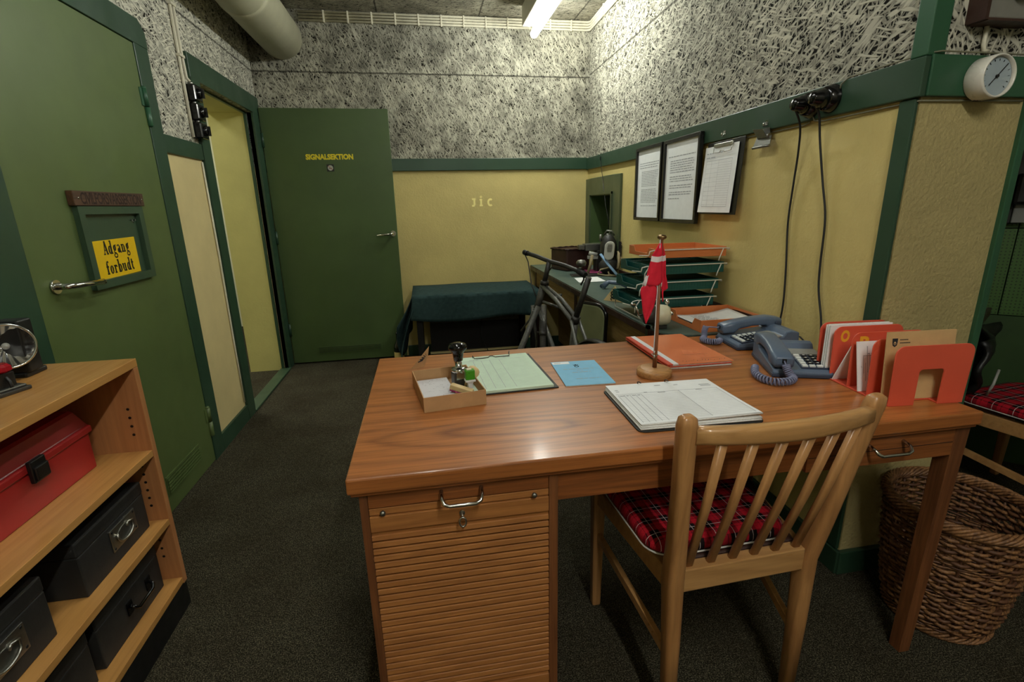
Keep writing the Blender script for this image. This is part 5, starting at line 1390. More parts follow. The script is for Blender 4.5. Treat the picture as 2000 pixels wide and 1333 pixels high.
b = M(); b.prism([(-w2 * .95, 0), (-.034, 0), (-.034, .028), (.034, .028), (.034, 0), (w2 * .95, 0), (w2 * .95, ys[-1] + .004), (-w2 * .95, ys[-1] + .004)], 0, .004); b.build('base', m_['orange_red'], rack, True, bevel=.001)
for i, ch in ((3, 'O'), (2, 'P')):
    b = M(); T = frame_at((-w2 + .034, ys[i] - .0020, ht - .028), (1, 0, 0), (0, 0, 1)); put_text(b, ch, T, .027, .035, 0, .05); b.build('letter', m_['amber_letter'], dv[i], True)
TR = WM[rack.name]
def rk(label, name, cat, group=None): return thing(name, label, cat, mat4=TR, group=group)
def slanted(name, label, y0, y1, z1, x0, x1, th, mat, cat, extra=None):
    s = rk(label, name, cat); b = M()
    d = Vector((0, y1 - y0, z1)).normalized(); nrm = Vector((0, -d.z, d.y))
    T = frame_at((0, y0, .0046), (1, 0, 0), d); L = math.hypot(y1 - y0, z1)
    b.box(x0, x1, 0, L, 0, th, 0, T)
    s_ = b
    return s, b, T, L
for i in range(6):
    s, b, T, L = slanted('letter', 'thick wad of white letters in the rearmost gap of the letter rack', .224 + i * .0040, .226 + i * .0038, .152 - (i % 3) * .002, -w2 + .002 + (i % 2) * .002, .085, .0026, None, 'letter')
    b.build('sheet', m_['paper_edge' if i % 2 else 'paper'], s, True); s['group'] = 'letters in the rearmost gap of the rack'
s, b, T, L = slanted('letter', 'single white card leaning aslant behind the divider marked P', .196, .146, .112, -w2 + .006, .08, .0030, None, 'letter'); b.build('sheet', m_['paper'], s, True)
s, b, T, L = slanted('letter', 'printed white letters standing in front of the divider marked P', .096, .126, .130, -w2 + .002, .085, .0030, None, 'letter')
word_lines(b, T @ Matrix.Translation((0, 0, .0032)), -w2 + .03, -.03, .10, .003, 1, rng); rule(b, T @ Matrix.Translation((0, 0, .0033)), -w2 + .02, .095, -.01, .095, .0015, 1); rule(b, T @ Matrix.Translation((0, 0, .0033)), -w2 + .03, .05, -w2 + .03, .12, .0012, 1)
for i in range(9): rule(b, T @ Matrix.Translation((0, 0, .0033)), -w2 + .012 + i * .006, .02 + rng.random() * .05, -w2 + .013 + i * .006, .06 + rng.random() * .06, .0012, 1)
b.build('sheet', [m_['paper'], m_['ink_faint']], s, True, fix=False)
s, b, T, L = slanted('envelope', 'brown kraft envelope with a printed crest in the front gap of the letter rack', .030, .046, .176, -w2 + .010, w2 - .014, .0022, None, 'envelope')
Tz = T @ Matrix.Translation((0, 0, .0024))
b.prism([(-.081, .160), (-.066, .160), (-.0665, .150), (-.068, .142), (-.0735, .138), (-.079, .142), (-.0805, .150)], .0, .0002, 1, Tz); b.prism([(-.0735 + .0032 * math.cos(a), .1475 + .0045 * math.sin(a)) for a in [i * PI / 8 for i in range(16)]], .0002, .0004, 0, Tz)
b.prism([(-.0735 + .0014 * math.cos(a), .1462 + .002 * math.sin(a)) for a in [i * PI / 8 for i in range(16)]], .0004, .0006, 1, Tz)
for y, n in ((.156, 7), (.148, 9)):
    for i in range(n): b.prism([(-.060 + i * .0032, y - .0013), (-.0578 + i * .0032, y - .0013), (-.0578 + i * .0032, y + .0013), (-.060 + i * .0032, y + .0013)], 0, .0002, 1, Tz)
b.build('sheet', [m_['kraft'], m_['ink']], s, True, fix=False)
# ================================================================== counter along the right wall
CZ, CX = .75, .905
t = thing('counter', 'long grey-green counter with dark brown edge along the right wall', 'counter', (1.15, 3.0, 0))
yn = 1.722
poly = [(CX, 4.262), (CX, yn + .13)] + [(CX + .13 - .13 * math.cos(math.radians(a)), yn + .13 - .13 * math.sin(math.radians(a))) for a in (20, 40, 60, 80)] + [(CX + .15, yn), (xw(yn) - .003, yn), (xw(4.26) - .003, 4.262)]
b = M(); b.prism(poly, CZ - .006, CZ, 0); b.build('worktop', m_['counter'], t)
b = M(); n = len(poly); b.prism([(x - (.004 if x < 1.2 else 0), y - (.003 if y < 3 else 0)) for x, y in poly], CZ - .036, CZ - .0065, 0); b.build('edge_band', m_['counter_edge'], t)
b = M(); b.hexa([(xw(yn) - .018, yn, CZ), (xw(yn) - .003, yn, CZ), (xw(3.4) - .003, 3.4, CZ), (xw(3.4) - .018, 3.4, CZ), (xw(yn) - .018, yn, CZ + .04), (xw(yn) - .003, yn, CZ + .04), (xw(3.4) - .003, 3.4, CZ + .04), (xw(3.4) - .018, 3.4, CZ + .04)]); trim(b, 'counter_edge')
b = M(); b.box(CX + .035, CX + .055, 1.86, 4.24, .575, CZ - .0365); b.build('apron', m_['counter_side'], t)
for y in (1.88, 3.0, 4.18):
    b = M(); b.box(CX + .03, CX + .08, y, y + .05, 0, CZ - .0365); b.build('leg', m_['counter_edge'], t, bevel=.002)
b = M(); b.box(CX + .25, CX + .27, 1.9, 4.24, .05, CZ - .0365); b.build('back_board', m_['counter_side'], t)

# ---- letter trays
def tray_body(b, L, W, H, th=.003, notch=True, lip=0):
    """tray open towards -X: notch in the -X wall"""
    b.box(0, L, 0, W, 0, th)
    b.box(0, L, 0, th, th, H); b.box(0, L, W - th, W, th, H); b.box(L - th, L, th, W - th, th, H)
    nz = H * .42; q = W * .5
    pol = [(th, th), (W - th, th), (W - th, H), (W * .80, H), (W * .73, nz), (W * .27, nz), (W * .20, H), (th, H)]
    T = Matrix(((0, 0, 1, 0), (1, 0, 0, 0), (0, 1, 0, 0), (0, 0, 0, 1)))
    b.prism(pol, 0, th, 0, T)
def letter_tray(label, x, y, z, mat, L, W, H, wire, grp):
    t = thing('letter_tray', label, 'letter tray', (x, y, z), 0, grp)
    b = M(); tray_body(b, L, W, H); 
    if mat == 'green_tray':
        # ribbed grid on the side walls
        for i in range(24):
            b.box(.02 + i * (L - .04) / 24, .0215 + i * (L - .04) / 24, -.0006, W + .0006, .006, H - .008)
    b.build('body', m_[mat], t, True, bevel=.0012)
    if wire:
        b = M(); e = .012
        zt = H - .006
        b.tube([(-e * 2.2, .09, zt - .03), (-e * 2.2, -.006, zt - .022), (-e * 2.0, -.010, zt - .004), (-.004, -.010, zt), (L + .008, -.010, zt), (L + .012, -.004, zt - .006), (L + .012, W * .4, zt - .002), (L + .012, W + .004, zt)], .0026, 8)
        b.tube([(L - .02, -.010, zt), (L - .036, -.010, zt - .040), (L - .040, -.010, zt - .055)], .0024, 6)
        b.tube([(.010, -.010, zt), (-.010, -.010, zt - .030), (-.012, -.010, zt - .055)], .0024, 6)
        b.tube([(L - .02, W + .008, zt), (L - .036, W + .008, zt - .045), (L - .04, W + .008, zt - .055)], .0024, 6)
        b.build('wire_riser', m_['wire_white'], t, True)
    return t
grp = 'letter trays on the counter'
TY = 2.035
base = .905
letter_tray('bottom green tray of the stack on the counter', base + .008, TY, CZ + .048, 'green_tray', .372, .29, .046, True, grp)
letter_tray('second green tray up in the stack on the counter', base + .026, TY, CZ + .122, 'green_tray', .372, .29, .046, True, grp)
letter_tray('third green tray up in the stack, directly below the orange top tray', base + .046, TY, CZ + .196, 'green_tray', .372, .29, .046, True, grp)
letter_tray('orange tray with white wire on top of the stack of green trays', base + .078, TY, CZ + .268, 'orange_tray', .345, .27, .042, True, grp)
t = thing('tray_stand', 'white wire legs under the stack of green letter trays', 'tray stand', (1.1, TY, CZ))
b = M()
for x in (base + .02, base + .33):
    b.tube([(x, TY + .01, CZ + .047), (x - .006, TY - .008, CZ + .02), (x + .004, TY - .012, CZ + .004), (x + .004, TY + .29, CZ + .004), (x, TY + .28, CZ + .047)], .003, 8)
b.build('legs', m_['wire_white'], t)
lt = letter_tray('wide orange tray on the counter with papers in it, behind the farther telephone', 1.058, 1.744, CZ, 'orange_tray', .282, .262, .050, False, grp)
lt.rotation_euler = (0, 0, 0)
t = thing('paper', 'sheet of typed paper curling inside the wide orange tray', 'paper', (1.2, 1.87, CZ + .004))
b = M(); b.surf(lambda u, v: (1.066 + .262 * u, 1.752 + .235 * v, CZ + .014 + .022 * (abs(u - .45) * 1.5) ** 2 + .010 * v * u), 14, 8, 0)
Tz = frame_at((1.19, 1.87, CZ + .0185), (1, 0, 0), (0, 1, 0))
for i in range(9): word_lines(b, Tz, -.06, .05 - .02 * (i % 3), .08 - i * .018, .004, 1, rng)
b.build('sheet', [m_['paper'], m_['ink_faint']], t, solid=.0006, fix=False)
t = thing('paper_stack', 'stack of white sheets under the curling page in the wide orange tray', 'paper', (1.2, 1.87, CZ + .004))
b = M(); b.box(1.068, 1.325, 1.756, 1.98, CZ + .0035, CZ + .011); b.build('sheets', m_['paper_edge'], t)

# ---- pencil sharpener clamped on the counter's corner
t = thing('pencil_sharpener', 'cream and steel crank pencil sharpener clamped to the corner of the counter', 'pencil sharpener', (.96, 1.86, CZ))
ax0, ay0, az0 = .872, 1.868, CZ + .058
T = Matrix.Translation((ax0, ay0, az0)) @ Matrix.Rotation(math.radians(-14), 4, 'Z') @ Matrix.Rotation(PI / 2, 4, 'Y') @ Matrix.Scale(.92, 4)
b = M(); b.lathe([(.0, -.004), (.030, -.002), (.041, .006), (.043, .020), (.043, .046), (.040, .048)], 32, 0, T); b.build('drum', m_['dark_grey'], t)
b = M(); b.lathe([(.040, .049), (.046, .052), (.047, .078), (.044, .100), (.036, .112), (.0, .114)], 32, 0, T); b.build('shaving_cup', m_['cream_plastic'], t)
b = M(); b.cyl((.962, 1.849, az0 + .030), (.962, 1.849, az0 + .050), .004); b.ell((.962, 1.849, az0 + .054), (.010, .010, .010), 14, 8); b.ell((.885, 1.862, az0 + .036), (.011, .011, .009), 12, 8); b.ell((.982, 1.842, az0 + .006), (.008, .008, .008), 12, 8); b.build('knob', m_['chrome'], t)
b = M(); b.tube([(.872, 1.868, az0), (.852, 1.873, az0), (.846, 1.874, az0 + .015), (.836, 1.876, az0 + .045)], .004, 8); b.cyl((.836, 1.876, az0 + .043), (.818, 1.880, az0 + .047), .006, n=12); b.build('crank', m_['chrome'], t)
b = M(); b.box(.908, .965, 1.838, 1.882, CZ, CZ + .018); b.build('foot', m_['dark_grey'], t, bevel=.004)
b = M(); b.box(.884, .896, 1.85, 1.872, CZ - .06, CZ + .014); b.box(.884, .94, 1.85, 1.872, CZ + .0005, CZ + .014); b.cyl((.890, 1.835, CZ - .035), (.890, 1.80, CZ - .03), .005, n=10); b.tube([(.890, 1.80, CZ - .015), (.890, 1.80, CZ - .048)], .004, 8); b.build('clamp', m_['chrome'], t)

# ---- small things on the counter
t = thing('triangle_sign', 'small pale wooden triangle with a dark mark at the left of the tray stack', 'sign', (1.0, 2.5, CZ))
T = frame_at((.972, 2.46, CZ + .001), (.62, -.78, 0), (.10, .12, 1)); b = M(); b.prism([(-.062, .0), (.058, .0), (.0, .082)], -.006, .0, 0, T)
Tz = T @ Matrix.Translation((.0, .026, .0006))
for i in range(5): stroke(b, arc(-.006 + .010 * (i % 2), -.014 + i * .008, .011, .007, 0, 250, 7), .006, Tz, 1, .0003 * i)
b.build('board', [m_['tri_wood'], m_['black']], t, fix=False)
t = thing('handset', 'light blue handset lying on the counter left of the tray stack', 'handset', (1.10, 2.82, CZ))
b = M(); b.tube([(1.06, 2.86, CZ + .016), (1.10, 2.87, CZ + .040), (1.16, 2.82, CZ + .036), (1.20, 2.74, CZ + .016)], [.018, .013, .013, .018], 10); b.build('grip', m_['phone'], t)
t = thing('marker_pen', 'grey-blue marker lying on the counter by the light blue handset', 'pen', (1.1, 3.02, CZ))
b = M(); b.tube([(1.065, 2.90, CZ + .012), (1.19, 3.10, CZ + .012)], .012, 10); b.build('barrel', m_['phone_dark'], t)
t = thing('paper', 'white sheet of paper lying on the counter below the gas mask', 'paper', (1.1, 3.25, CZ))
b = M(); b.add([(1.00, 3.155, CZ + .0006), (1.19, 3.160, CZ + .0006), (1.205, 3.375, CZ + .0006), (1.03, 3.36, CZ + .0006)], [(0, 1, 2, 3)]); b.build('sheet', m_['paper'], t, solid=.001)
t = thing('card_folder', 'magenta card lying on the counter under the straps of the gas mask', 'folder', (1.27, 3.62, CZ))
b = M(); b.prism([(1.20, 3.56), (1.31, 3.52), (1.36, 3.74), (1.23, 3.76)], CZ + .0003, CZ + .006); b.build('card', m_['pink'], t)
t = thing('flat_case', 'flat dark grey pad on the counter between paper and magenta card', 'case', (1.1, 3.5, CZ))
b = M(); b.prism([(1.03, 3.42), (1.30, 3.40), (1.31, 3.50), (1.05, 3.54)], CZ + .0003, CZ + .007); b.build('pad', m_['dark_grey'], t)

# leather case with a ridged lid
t = thing('leather_case', 'dark brown leather case with a stitched ridge at the far end of the counter', 'case', (1.13, 3.86, CZ))
b = M(); b.prism([(1.005, 3.93), (1.075, 3.715), (1.275, 3.755), (1.225, 4.00)], CZ + .0005, CZ + .165); b.build('body', m_['leather'], t, bevel=.012, seg=3)
b = M()
P4 = [(1.005, 3.93), (1.075, 3.715), (1.275, 3.755), (1.225, 4.00)]
for i in range(4):
    a, c = Vector(P4[i] + (CZ + .166,)), Vector(P4[(i + 1) % 4] + (CZ + .166,)); b.tube([a.lerp(c, q / 8) + Vector((0, 0, .004 * (q % 2))) for q in range(9)], .007, 8)
b.build('ridge', m_['leather'], t)

# gas mask and webbing on a stand
GM = Vector((1.30, 3.45, CZ))
t = thing('gas_mask', 'gas mask with pale grey canister, tan straps and light blue strap on the counter', 'gas mask', GM)
b = M(); b.ell((1.325, 3.49, CZ + .19), (.060, .065, .105), 20, 12); b.ell((1.325, 3.47, CZ + .06), (.075, .07, .06), 18, 10); b.build('hood', m_['mask'], t)
T = frame_at((1.297, 3.395, CZ + .180), (.93, -.30, 0), (.10, .05, 1))
b = M(); secs = []
for z, k_ in ((0, .86), (.012, 1.0), (.026, 1.0), (.034, .9)): secs.append([T @ Vector((x * k_, y * k_, z)) for x, y in rrect(-.035, .035, -.066, .066, .033, 6)])
b.loft(secs); b.build('canister', m_['mask_grey'], t)
b = M()
for i in range(-4, 5): b.box(-.019 + abs(i) * .001, .019 - abs(i) * .001, .016 + i * .0062, .0192 + i * .0062, .034, .036, 0, T)
b.build('grille', m_['dark_grey'], t)
def strap(pts, w, mat, nm='strap'):
    b = M(); P = [Vector(p) for p in pts]; vs = []
    b.tube(P, w / 2, 8, 0, False, None, .55); b.build(nm, m_[mat], t)
strap([(1.245, 3.43, CZ + .155), (1.285, 3.36, CZ + .08), (1.325, 3.30, CZ + .018)], .026, 'blue_strap')
strap([(1.215, 3.52, CZ + .140), (1.205, 3.53, CZ + .07), (1.190, 3.54, CZ + .01)], .034, 'canvas')
strap([(1.370, 3.40, CZ + .16), (1.365, 3.38, CZ + .10), (1.355, 3.37, CZ + .05)], .030, 'canvas')
strap([(1.375, 3.43, CZ + .17), (1.388, 3.40, CZ + .13), (1.392, 3.38, CZ + .08)], .020, 'canvas')
strap([(1.30, 3.40, CZ + .06), (1.245, 3.42, CZ + .045), (1.225, 3.42, CZ + .012), (1.27, 3.37, CZ + .006), (1.33, 3.33, CZ + .008)], .022, 'canvas')
strap([(1.285, 3.37, CZ + .035), (1.29, 3.36, CZ + .015), (1.32, 3.34, CZ + .008)], .016, 'canvas')
b = M(); b.tube([(1.30, 3.52, CZ + .285), (1.315, 3.50, CZ + .315), (1.35, 3.49, CZ + .312), (1.365, 3.48, CZ + .280)], .006, 8); b.cyl((1.268, 3.50, CZ + .24), (1.268, 3.50, CZ + .29), .010, n=12); b.cyl((1.315, 3.48, CZ + .27), (1.315, 3.48, CZ + .295), .014, n=12)
b.build('valve', m_['steel'], t)
b = M(); b.box(1.383, 1.389, 3.40, 3.44, CZ + .12, CZ + .24)
for i in range(8): b.box(1.382, 1.390, 3.395, 3.445, CZ + .12 + i * .015, CZ + .126 + i * .015)
b.build('hose', m_['mask'], t)
t = thing('metal_bracket', 'grey metal apparatus with clamps beside the gas mask, behind the leather case', 'apparatus', (1.25, 3.7, CZ))
b = M(); b.box(1.20, 1.335, 3.63, 3.72, CZ + .162, CZ + .212); b.box(1.155, 1.20, 3.65, 3.70, CZ + .170, CZ + .205); b.build('housing', m_['steel'], t, bevel=.004)
b = M(); b.cyl((1.215, 3.60, CZ + .150), (1.275, 3.585, CZ + .135), .014); b.box(1.21, 1.28, 3.58, 3.62, CZ + .105, CZ + .128); b.build('clamp', m_['mask_grey'], t)
b = M(); b.box(1.285, 1.325, 3.62, 3.70, CZ, CZ + .162); b.build('stand', m_['dark_grey'], t, bevel=.003)
t = thing('aerial', 'thin dark aerial rod leaning from the gas mask up to the green rail', 'aerial', (1.37, 3.45, CZ + .24))
b = M(); b.tube([(1.372, 3.45, CZ + .10), (1.380, 3.72, 1.25), (1.386, 3.87, 1.58)], [.003, .0025, .002], 6); b.ell((1.386, 3.875, 1.596), (.005, .005, .016), 8, 6); b.build('rod', m_['black'], t)

# ================================================================== cloth-covered bench against the back wall
t = thing('side_table', 'low dark table against the back wall hidden under a teal cloth', 'table', (.36, 3.96, 0))
b = M(); b.box(-.10, .84, 3.715, 4.235, .585, .612); b.build('tabletop', m_['black'], t)
for x in (-.098, .79):
    for y in (3.72, 4.18):
        b = M(); b.box(x, x + .045, y, y + .045, 0, .585); b.build('leg', m_['black'], t)
t = thing('table_cloth', 'dark teal cloth draped over the low table at the back wall', 'cloth', (.36, 3.96, .613))
b = M()
X0, X1, Y0, Y1, ZT = -.118, .862, 3.700, 4.240, .618
b.surf(lambda u, v: (X0 + (X1 - X0) * u, Y0 + (Y1 - Y0) * v, ZT + .002 * math.sin(u * 9) * math.sin(v * 5)), 16, 8)
def hemz(u): return .178 + .03 * u + .02 * math.sin(u * 6)
b.surf(lambda u, v: (X0 + (X1 - X0) * u + (0 if u > .02 else -.02 * v), Y0 - .010 * math.sin(v * PI / 2) - .012 * v * math.sin(u * 13 + 1), ZT - v * hemz(u)), 40, 8)
# left end: hangs lower and flares out from the corner
b.surf(lambda u, v: (X0 - .015 * math.sin(v * PI / 2) - .10 * v * (1 - u) ** 1.2 * (.5 + .5 * v) - .035 * v * math.sin(u * 7 + .6) ** 2, Y0 + (Y1 - Y0) * u - (.03 * v * (1 - u)), ZT - v * (.36 + .12 * (1 - abs(2 * u - .5)) - .20 * max(0, 1 - u * 5))), 24, 12)
b.surf(lambda u, v: (X0 - .115 * v - .02 * math.sin(v * 3), Y0 - .02 - .10 * u * (1 - v) * v + .08 * u, ZT - .10 - v * .44 + .05 * u), 6, 12)
b.build('cloth', m_['teal_cloth'], t, solid=.004, fix=False)
t = thing('bottle', 'dark glass bottle with a pale label on the floor by the open green door', 'bottle', (-.255, 3.86, 0))
b = M(); b.lathe([(.0, 0), (.036, .0), (.038, .006), (.038, .19), (.034, .212), (.017, .245), (.0145, .26), (.0145, .30), (.017, .302), (.017, .315), (.0, .316)], 28); b.build('glass', m_['bottle'], t, True)
b = M(); b.lathe([(.0384, .075), (.0387, .076), (.0387, .158), (.0384, .159)], 28); b.build('label', m_['bottle_label'], t, True)
t = thing('storage_chest', 'dark chest pushed under the cloth-covered table', 'trunk', (.4, 4.05, 0))
b = M(); b.box(.0, .74, 3.98, 4.24, .10, .34); b.box(.0, .74, 3.98, 4.24, .02, .085); b.build('body', m_['black'], t, bevel=.004)
b = M(); b.box(-.01, .75, 3.965, 3.985, .085, .10); b.build('rail', m_['cream_panel'], t)
t = thing('floor_cable', 'thin black cable looping down in front of the dark chest', 'cable', (.45, 3.9, 0))
b = M(); b.tube([(.42, 3.95, .36), (.41, 3.92, .22), (.47, 3.88, .08), (.60, 3.86, .008), (.75, 3.86, .006)], .004, 6); b.build('cable', m_['rubber'], t)

# ================================================================== bicycle without saddle
t = thing('bicycle', 'old grey bicycle without a saddle parked between the counter and the back table', 'bicycle', (.70, 2.6, 0))
H0_, H1_ = Vector((.668, 2.76, .83)), Vector((.628, 2.79, .665))          # head tube top, bottom
BB = Vector((.735, 2.50, .28)); SC = Vector((.742, 2.40, .675)); SP = Vector((.790, 2.335, .905)); AXF = Vector((.692, 2.90, .33)); AXR = Vector((.778, 2.13, .335))
fw = Vector((AXR.x - .64, AXR.y - 2.78, 0)).normalized(); side = Vector((fw.y, -fw.x, 0)).normalized()
b = M(); b.cyl(H0_, H1_, .020); b.cyl(H1_.lerp(H0_, .02), H1_.lerp(H0_, -.02), .024)
for sgn in (-1, 1):
    o = side * .018 * sgn
    b.tube([H0_.lerp(H1_, .15) + o * .6, H0_.lerp(SC, .5) + o, SC + o], .0115, 10)
    b.tube([SC + o * 1.2, AXR + side * .055 * sgn], .009, 8); b.tube([BB + o * 1.2, AXR + side * .055 * sgn], .010, 8)
b.cyl(SC.lerp(SP, .05), BB, .0165); b.cyl(H1_.lerp(H0_, .1), BB, .012); b.cyl(BB + side * .04, BB - side * .04, .024); b.build('frame', m_['bike'], t)
b = M(); b.cyl(SP, SC.lerp(SP, -.02), .0150); b.cyl(SC.lerp(SP, .10), SC.lerp(SP, -.06), .022); b.cyl(SC + Vector((-.02, -.012, .01)), SC + Vector((.03, .02, .01)), .009); b.build('seat_post', m_['bike_dark'], t)
b = M(); b.cyl(H0_.lerp(H1_, .1), Vector((.690, 2.735, .945)), .0145); b.cyl(H0_ + Vector((0, 0, .004)), H0_ + Vector((0, 0, -.02)), .025); b.build('stem', m_['bike_dark'], t)
b = M(); b.tube([(.585, 2.93, .985), (.640, 2.83, .968), (.690, 2.735, .947), (.755, 2.66, .930), (.815, 2.585, .905), (.828, 2.555, .893)], .0125, 12); b.build('handlebar', m_['bike_dark'], t)
b = M(); b.tube([(.815, 2.585, .905), (.838, 2.535, .886)], .0165, 12); b.build('grip', m_['rubber'], t); b = M(); b.tube([(.585, 2.93, .985), (.60, 2.90, .98)], .0155, 12); b.build('grip', m_['rubber'], t)
b = M(); b.lathe([(.0, -.018), (.024, -.014), (.028, 0), (.027, .006), (.020, .016), (.0, .019)], 20, 0, Matrix.Translation((.835, 2.60, .945))); b.cyl((.835, 2.60, .93), (.822, 2.60, .905), .008); b.build('bell', m_['steel'], t)
b = M(); b.tube([(.585, 2.93, .982), (.602, 2.90, .93), (.612, 2.86, .80), (.640, 2.80, .70)], .0035, 6); b.tube([(.838, 2.56, .905), (.838, 2.56, .86), (.825, 2.57, .83)], .005, 6); b.tube([(.83, 2.565, .88), (.77, 2.64, .925), (.70, 2.72, .915), (.685, 2.75, .88)], .0035, 6); b.build('brake_lever', m_['bike_dark'], t)
FS = Vector((.97, -.24, 0)); b = M()
for sgn in (-1, 1): b.tube([H1_ + FS * .026 * sgn + Vector((0, 0, .02)), H1_ + FS * .030 * sgn + Vector((.006, -.01, -.05)), AXF.lerp(H1_, .4) + FS * .036 * sgn + Vector((.004, -.04, 0)), AXF + FS * .045 * sgn], [.010, .0095, .009, .008], 10)
b.tube([H1_ - FS * .034 + Vector((0, 0, .012)), H1_ + FS * .034 + Vector((0, 0, .012))], .010, 8); b.build('fork', m_['bike'], t)
b = M(); b.tube([(.632, 2.765, .685), (.505, 2.755, .40), (.33, 2.74, .016)], [.016, .019, .019], 12); b.tube([(.33, 2.66, .016), (.33, 2.82, .016)], .014, 10); b.build('prop_stand', m_['bike'], t)
b = M(); b.tube([AXF.lerp(H1_, .55) + FS * .04 + Vector((0, -.03, 0)), AXF.lerp(H1_, .55) - FS * .04 + Vector((0, -.03, 0))], .006, 8); b.tube([(.655, 2.745, .715), (.690, 2.70, .705), (.735, 2.665, .69)], .008, 8); b.tube([(.60, 2.77, .66), (.585, 2.80, .60), (.545, 2.86, .52)], .006, 8); b.cyl((.705, 2.62, .765), (.70, 2.63, .735), .010); b.tube([(.668, 2.70, .775), (.70, 2.66, .765), (.735, 2.63, .77)], .007, 8); b.build('bracket', m_['bike'], t)
def wheel(c, r, tr, mud, d):
    T = Matrix.Translation(c) @ Matrix.Rotation(math.atan2(d.y, d.x), 4, 'Z')
    ring = lambda R, n=48: [(R * math.cos(2 * PI * i / n), 0, R * math.sin(2 * PI * i / n)) for i in range(n)]
    b = M(); b.tube(ring(r - tr), tr, 10, 0, True, T); w_ = b.build('tyre', m_['tyre'], t)
    b = M(); b.tube(ring(r - 2 * tr - .006), .009, 8, 0, True, T); b.build('rim', m_['bike'], t)
    b = M()
    for i in range(28):
        a = 2 * PI * i / 28; s = .022 if i % 2 else -.022
        b.tube([(.02 * math.cos(a + .6), s, .02 * math.sin(a + .6)), ((r - 2 * tr - .01) * math.cos(a), 0, (r - 2 * tr - .01) * math.sin(a))], .0012, 4, 0, False, T)
    b.cyl((0, -.045, 0), (0, .045, 0), .016, mat=0, T=T); b.build('spokes', m_['steel'], t)
    b = M(); n = 22; vs = []; fs = []
    for i in range(n + 1):
        a = math.radians(mud[0] + (mud[1] - mud[0]) * i / n)
        for j in range(7):
            q = -PI / 2 + PI * j / 6; vs.append(((r + .012 - .012 * (1 - math.cos(q))) * math.cos(a), .022 * math.sin(q), (r + .012 - .012 * (1 - math.cos(q))) * math.sin(a)))
    for i in range(n):
        for j in range(6): fs.append((i * 7 + j, (i + 1) * 7 + j, (i + 1) * 7 + j + 1, i * 7 + j + 1))
    b.add(vs, fs, 0, True, T); b.build('mudguard', m_['bike_dark'], t, solid=.0012)
wheel(AXF, .320, .018, (70, 140), Vector((.24, .97, 0))); wheel(AXR, .290, .018, (30, 150), fw)
b = M(); b.lathe([(.05, -.003), (.085, -.003), (.085, .003), (.05, .003)], 36, 0, Matrix.Translation(BB + side * .05) @ Matrix.Rotation(math.atan2(fw.y, fw.x), 4, 'Z') @ Matrix.Rotation(PI / 2, 4, 'X'))
for sgn, d in ((1, Vector((0, 0, -1))), (-1, Vector((0, 0, 1)))):
    p = BB + side * .065 * sgn; e = p + d * .16 + fw * .03; b.bar(p, e, .016, .012); b.box(-.045, .045, -.02, .02, -.010, .010, 0, Matrix.Translation(e + side * .05 * sgn))
b.build('crank_set', m_['bike_dark'], t)
b = M(); b.bar((.70, 2.44, .28), (.60, 2.36, .0), .014, .014); b.build('kick_stand', m_['bike_dark'], t)

# chair tucked under the counter: only its rounded olive back shows
t = thing('counter_chair', 'chair with rounded olive back pad and black rim, between bicycle and counter', 'chair', (.93, 2.45, 0))
b = M(); T = frame_at((.836, 2.455, .625), (.5, -.866, 0), (.04, .02, 1)); b.prism(rrect(-.10, .10, -.13, .115, .06, 7), -.020, .0, 0, T); b.build('back_pad', m_['olive_pad'], t, bevel=.008, seg=3)
b = M(); b.tube([(x, y, -.011) for x, y in rrect(-.105, .105, -.135, .120, .065, 7)], .010, 10, 0, True, T); b.build('back_rim', m_['black_gloss'], t)
b = M(); b.prism(rrect(.90, 1.28, 2.26, 2.62, .05, 5), .40, .44); b.build('seat', m_['olive_pad'], t, bevel=.01)
for (x, y) in ((.90, 2.28), (.90, 2.60), (1.09, 2.28), (1.09, 2.60)):
    b = M(); b.cyl((x, y, .40), (x, y, 0), .011); b.build('leg', m_['black_gloss'], t)
for y in (2.36, 2.53):
    b = M(); b.tube([(.848, y + .02, .52), (.872, y, .44), (.92, y, .40)], .010, 8); b.build('back_stay', m_['black_gloss'], t)

# ================================================================== alcove beyond the pillar
t = thing('alcove_table', 'grey topped table with dark edge in the alcove beyond the pillar', 'table', (2.0, 1.8, 0))
b = M(); b.prism([(2.555, 1.835), (1.98, 1.475), (1.80, 1.60), (1.80, 2.45), (1.84, 2.46)], .735, .75); b.build('tabletop', m_['grey_plate'], t)
b = M(); b.bar((2.56, 1.828, .735), (1.975, 1.468, .735), .014, .034, 0); b.build('edge_band', m_['counter_edge'], t)
for p in ((1.99, 1.50), (2.50, 1.83), (1.84, 2.3)):
    b = M(); b.box(p[0] - .02, p[0] + .02, p[1], p[1] + .04, 0, .733); b.build('leg', m_['counter_edge'], t)
t = thing('loose_cable', 'thin black cable lying across the grey alcove table', 'cable', (2.2, 1.7, .751))
b = M(); b.tube([(2.00, 1.62, .754), (2.16, 1.80, .754), (2.36, 1.82, .754), (2.47, 1.79, .754)], .005, 6); b.tube([(1.98, 1.52, .754), (2.2, 1.68, .754), (2.40, 1.75, .754)], .004, 6); b.build('cable', m_['black'], t)
t = thing('hanging_bag', 'black cloth bag hanging from the edge of the alcove table', 'bag', (2.33, 1.62, .7))
b = M(); b.surf(lambda u, v: (2.06 + .40 * u - .10 * v * u + .02 * math.sin(v * 9), 1.475 + .255 * u - .03 * math.sin(u * 7 + v * 3), .715 - v * (.20 + .06 * math.sin(u * 4))), 14, 10); b.build('cloth', m_['black'], t, solid=.02, fix=False)
b = M(); b.tube([(2.13, 1.46, .50), (2.12, 1.44, .55), (2.16, 1.46, .60)], .005, 6); b.build('strap', m_['mask_grey'], t)
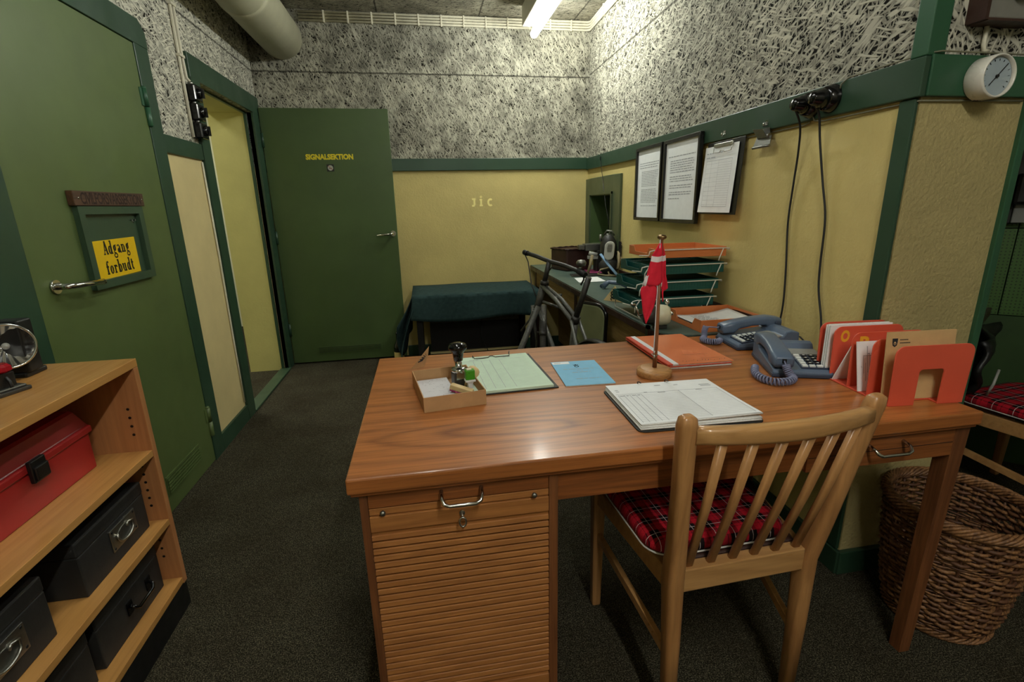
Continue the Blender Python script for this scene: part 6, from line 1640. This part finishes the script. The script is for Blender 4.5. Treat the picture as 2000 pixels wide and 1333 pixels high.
# wall telephone
t = thing('wall_telephone', 'dark wall telephone with pale coiled cord on the green alcove wall', 'telephone', al(.25, .02, 1.2))
Tw = frame_at(al(.10, .006, 1.28), -AD, (0, 0, 1))
b = M(); b.box(-.16, .06, -.15, .16, 0, .035, 0, Tw); b.build('backplate', m_['black'], t, bevel=.006)
b = M(); b.box(.03, .088, -.145, -.03, .0355, .050, 0, Tw); b.build('cover', m_['grey_plate'], t, bevel=.004)
b = M(); b.box(.01, .085, -.07, .06, .0505, .10, 0, Tw); b.build('handset', m_['black'], t, bevel=.015)
W = lambda x, y, z: Tw @ Vector((x, y, z))
c_ = coil([W(.02, .33, .075), W(.004, .28, .075), W(-.004, .18, .075), W(-.012, .07, .075), W(-.05, -.02, .075), W(-.04, -.085, .075), W(.01, -.085, .075), W(.045, -.06, .08), W(.06, -.03, .09)], .010, 44, .0042, 'coiled_cord', t, m_['wire_white'])

t = thing('wall_notice', 'small white notice high on the alcove wall at the photo edge', 'notice', al(.09, .0, 1.56))
b = M(); Tn = frame_at(al(.06, .003, 1.60), -AD, (0, 0, 1)); b.box(-.10, .10, -.06, .08, 0, .002, 0, Tn); b.build('sheet', m_['paper'], t)
# ================================================================== light
EXPO = 1.0
S.render.film_transparent = False
w = bpy.data.worlds.new('world'); S.world = w; w.use_nodes = True
w.node_tree.nodes['Background'].inputs[0].default_value = (.9, .92, .85, 1); w.node_tree.nodes['Background'].inputs[1].default_value = .0
def area(name, loc, tgt, sx, sy, power, col=(1, .97, .88)):
    l = bpy.data.lights.new(name, 'AREA'); l.shape = 'RECTANGLE'; l.size = sx; l.size_y = sy; l.energy = power; l.color = col
    o = bpy.data.objects.new(name, l); COL.objects.link(o); o.location = loc
    o.rotation_euler = (Vector(tgt) - Vector(loc)).to_track_quat('-Z', 'Y').to_euler(); return o
area('passage_light', (-2.1, 4.2, 2.5), (-2.1, 4.2, 0), .3, 1.0, 14, (1, 1, .86))
S.view_settings.view_transform = 'Standard'; S.view_settings.look = 'None'; S.view_settings.gamma = 1; S.view_settings.use_curve_mapping = False
S.view_settings.exposure = EXPO
S.cycles.use_denoising = True
S.cycles.max_bounces = 8; S.cycles.diffuse_bounces = 5; S.cycles.sample_clamp_indirect = 4.0
bpy.context.view_layer.update()
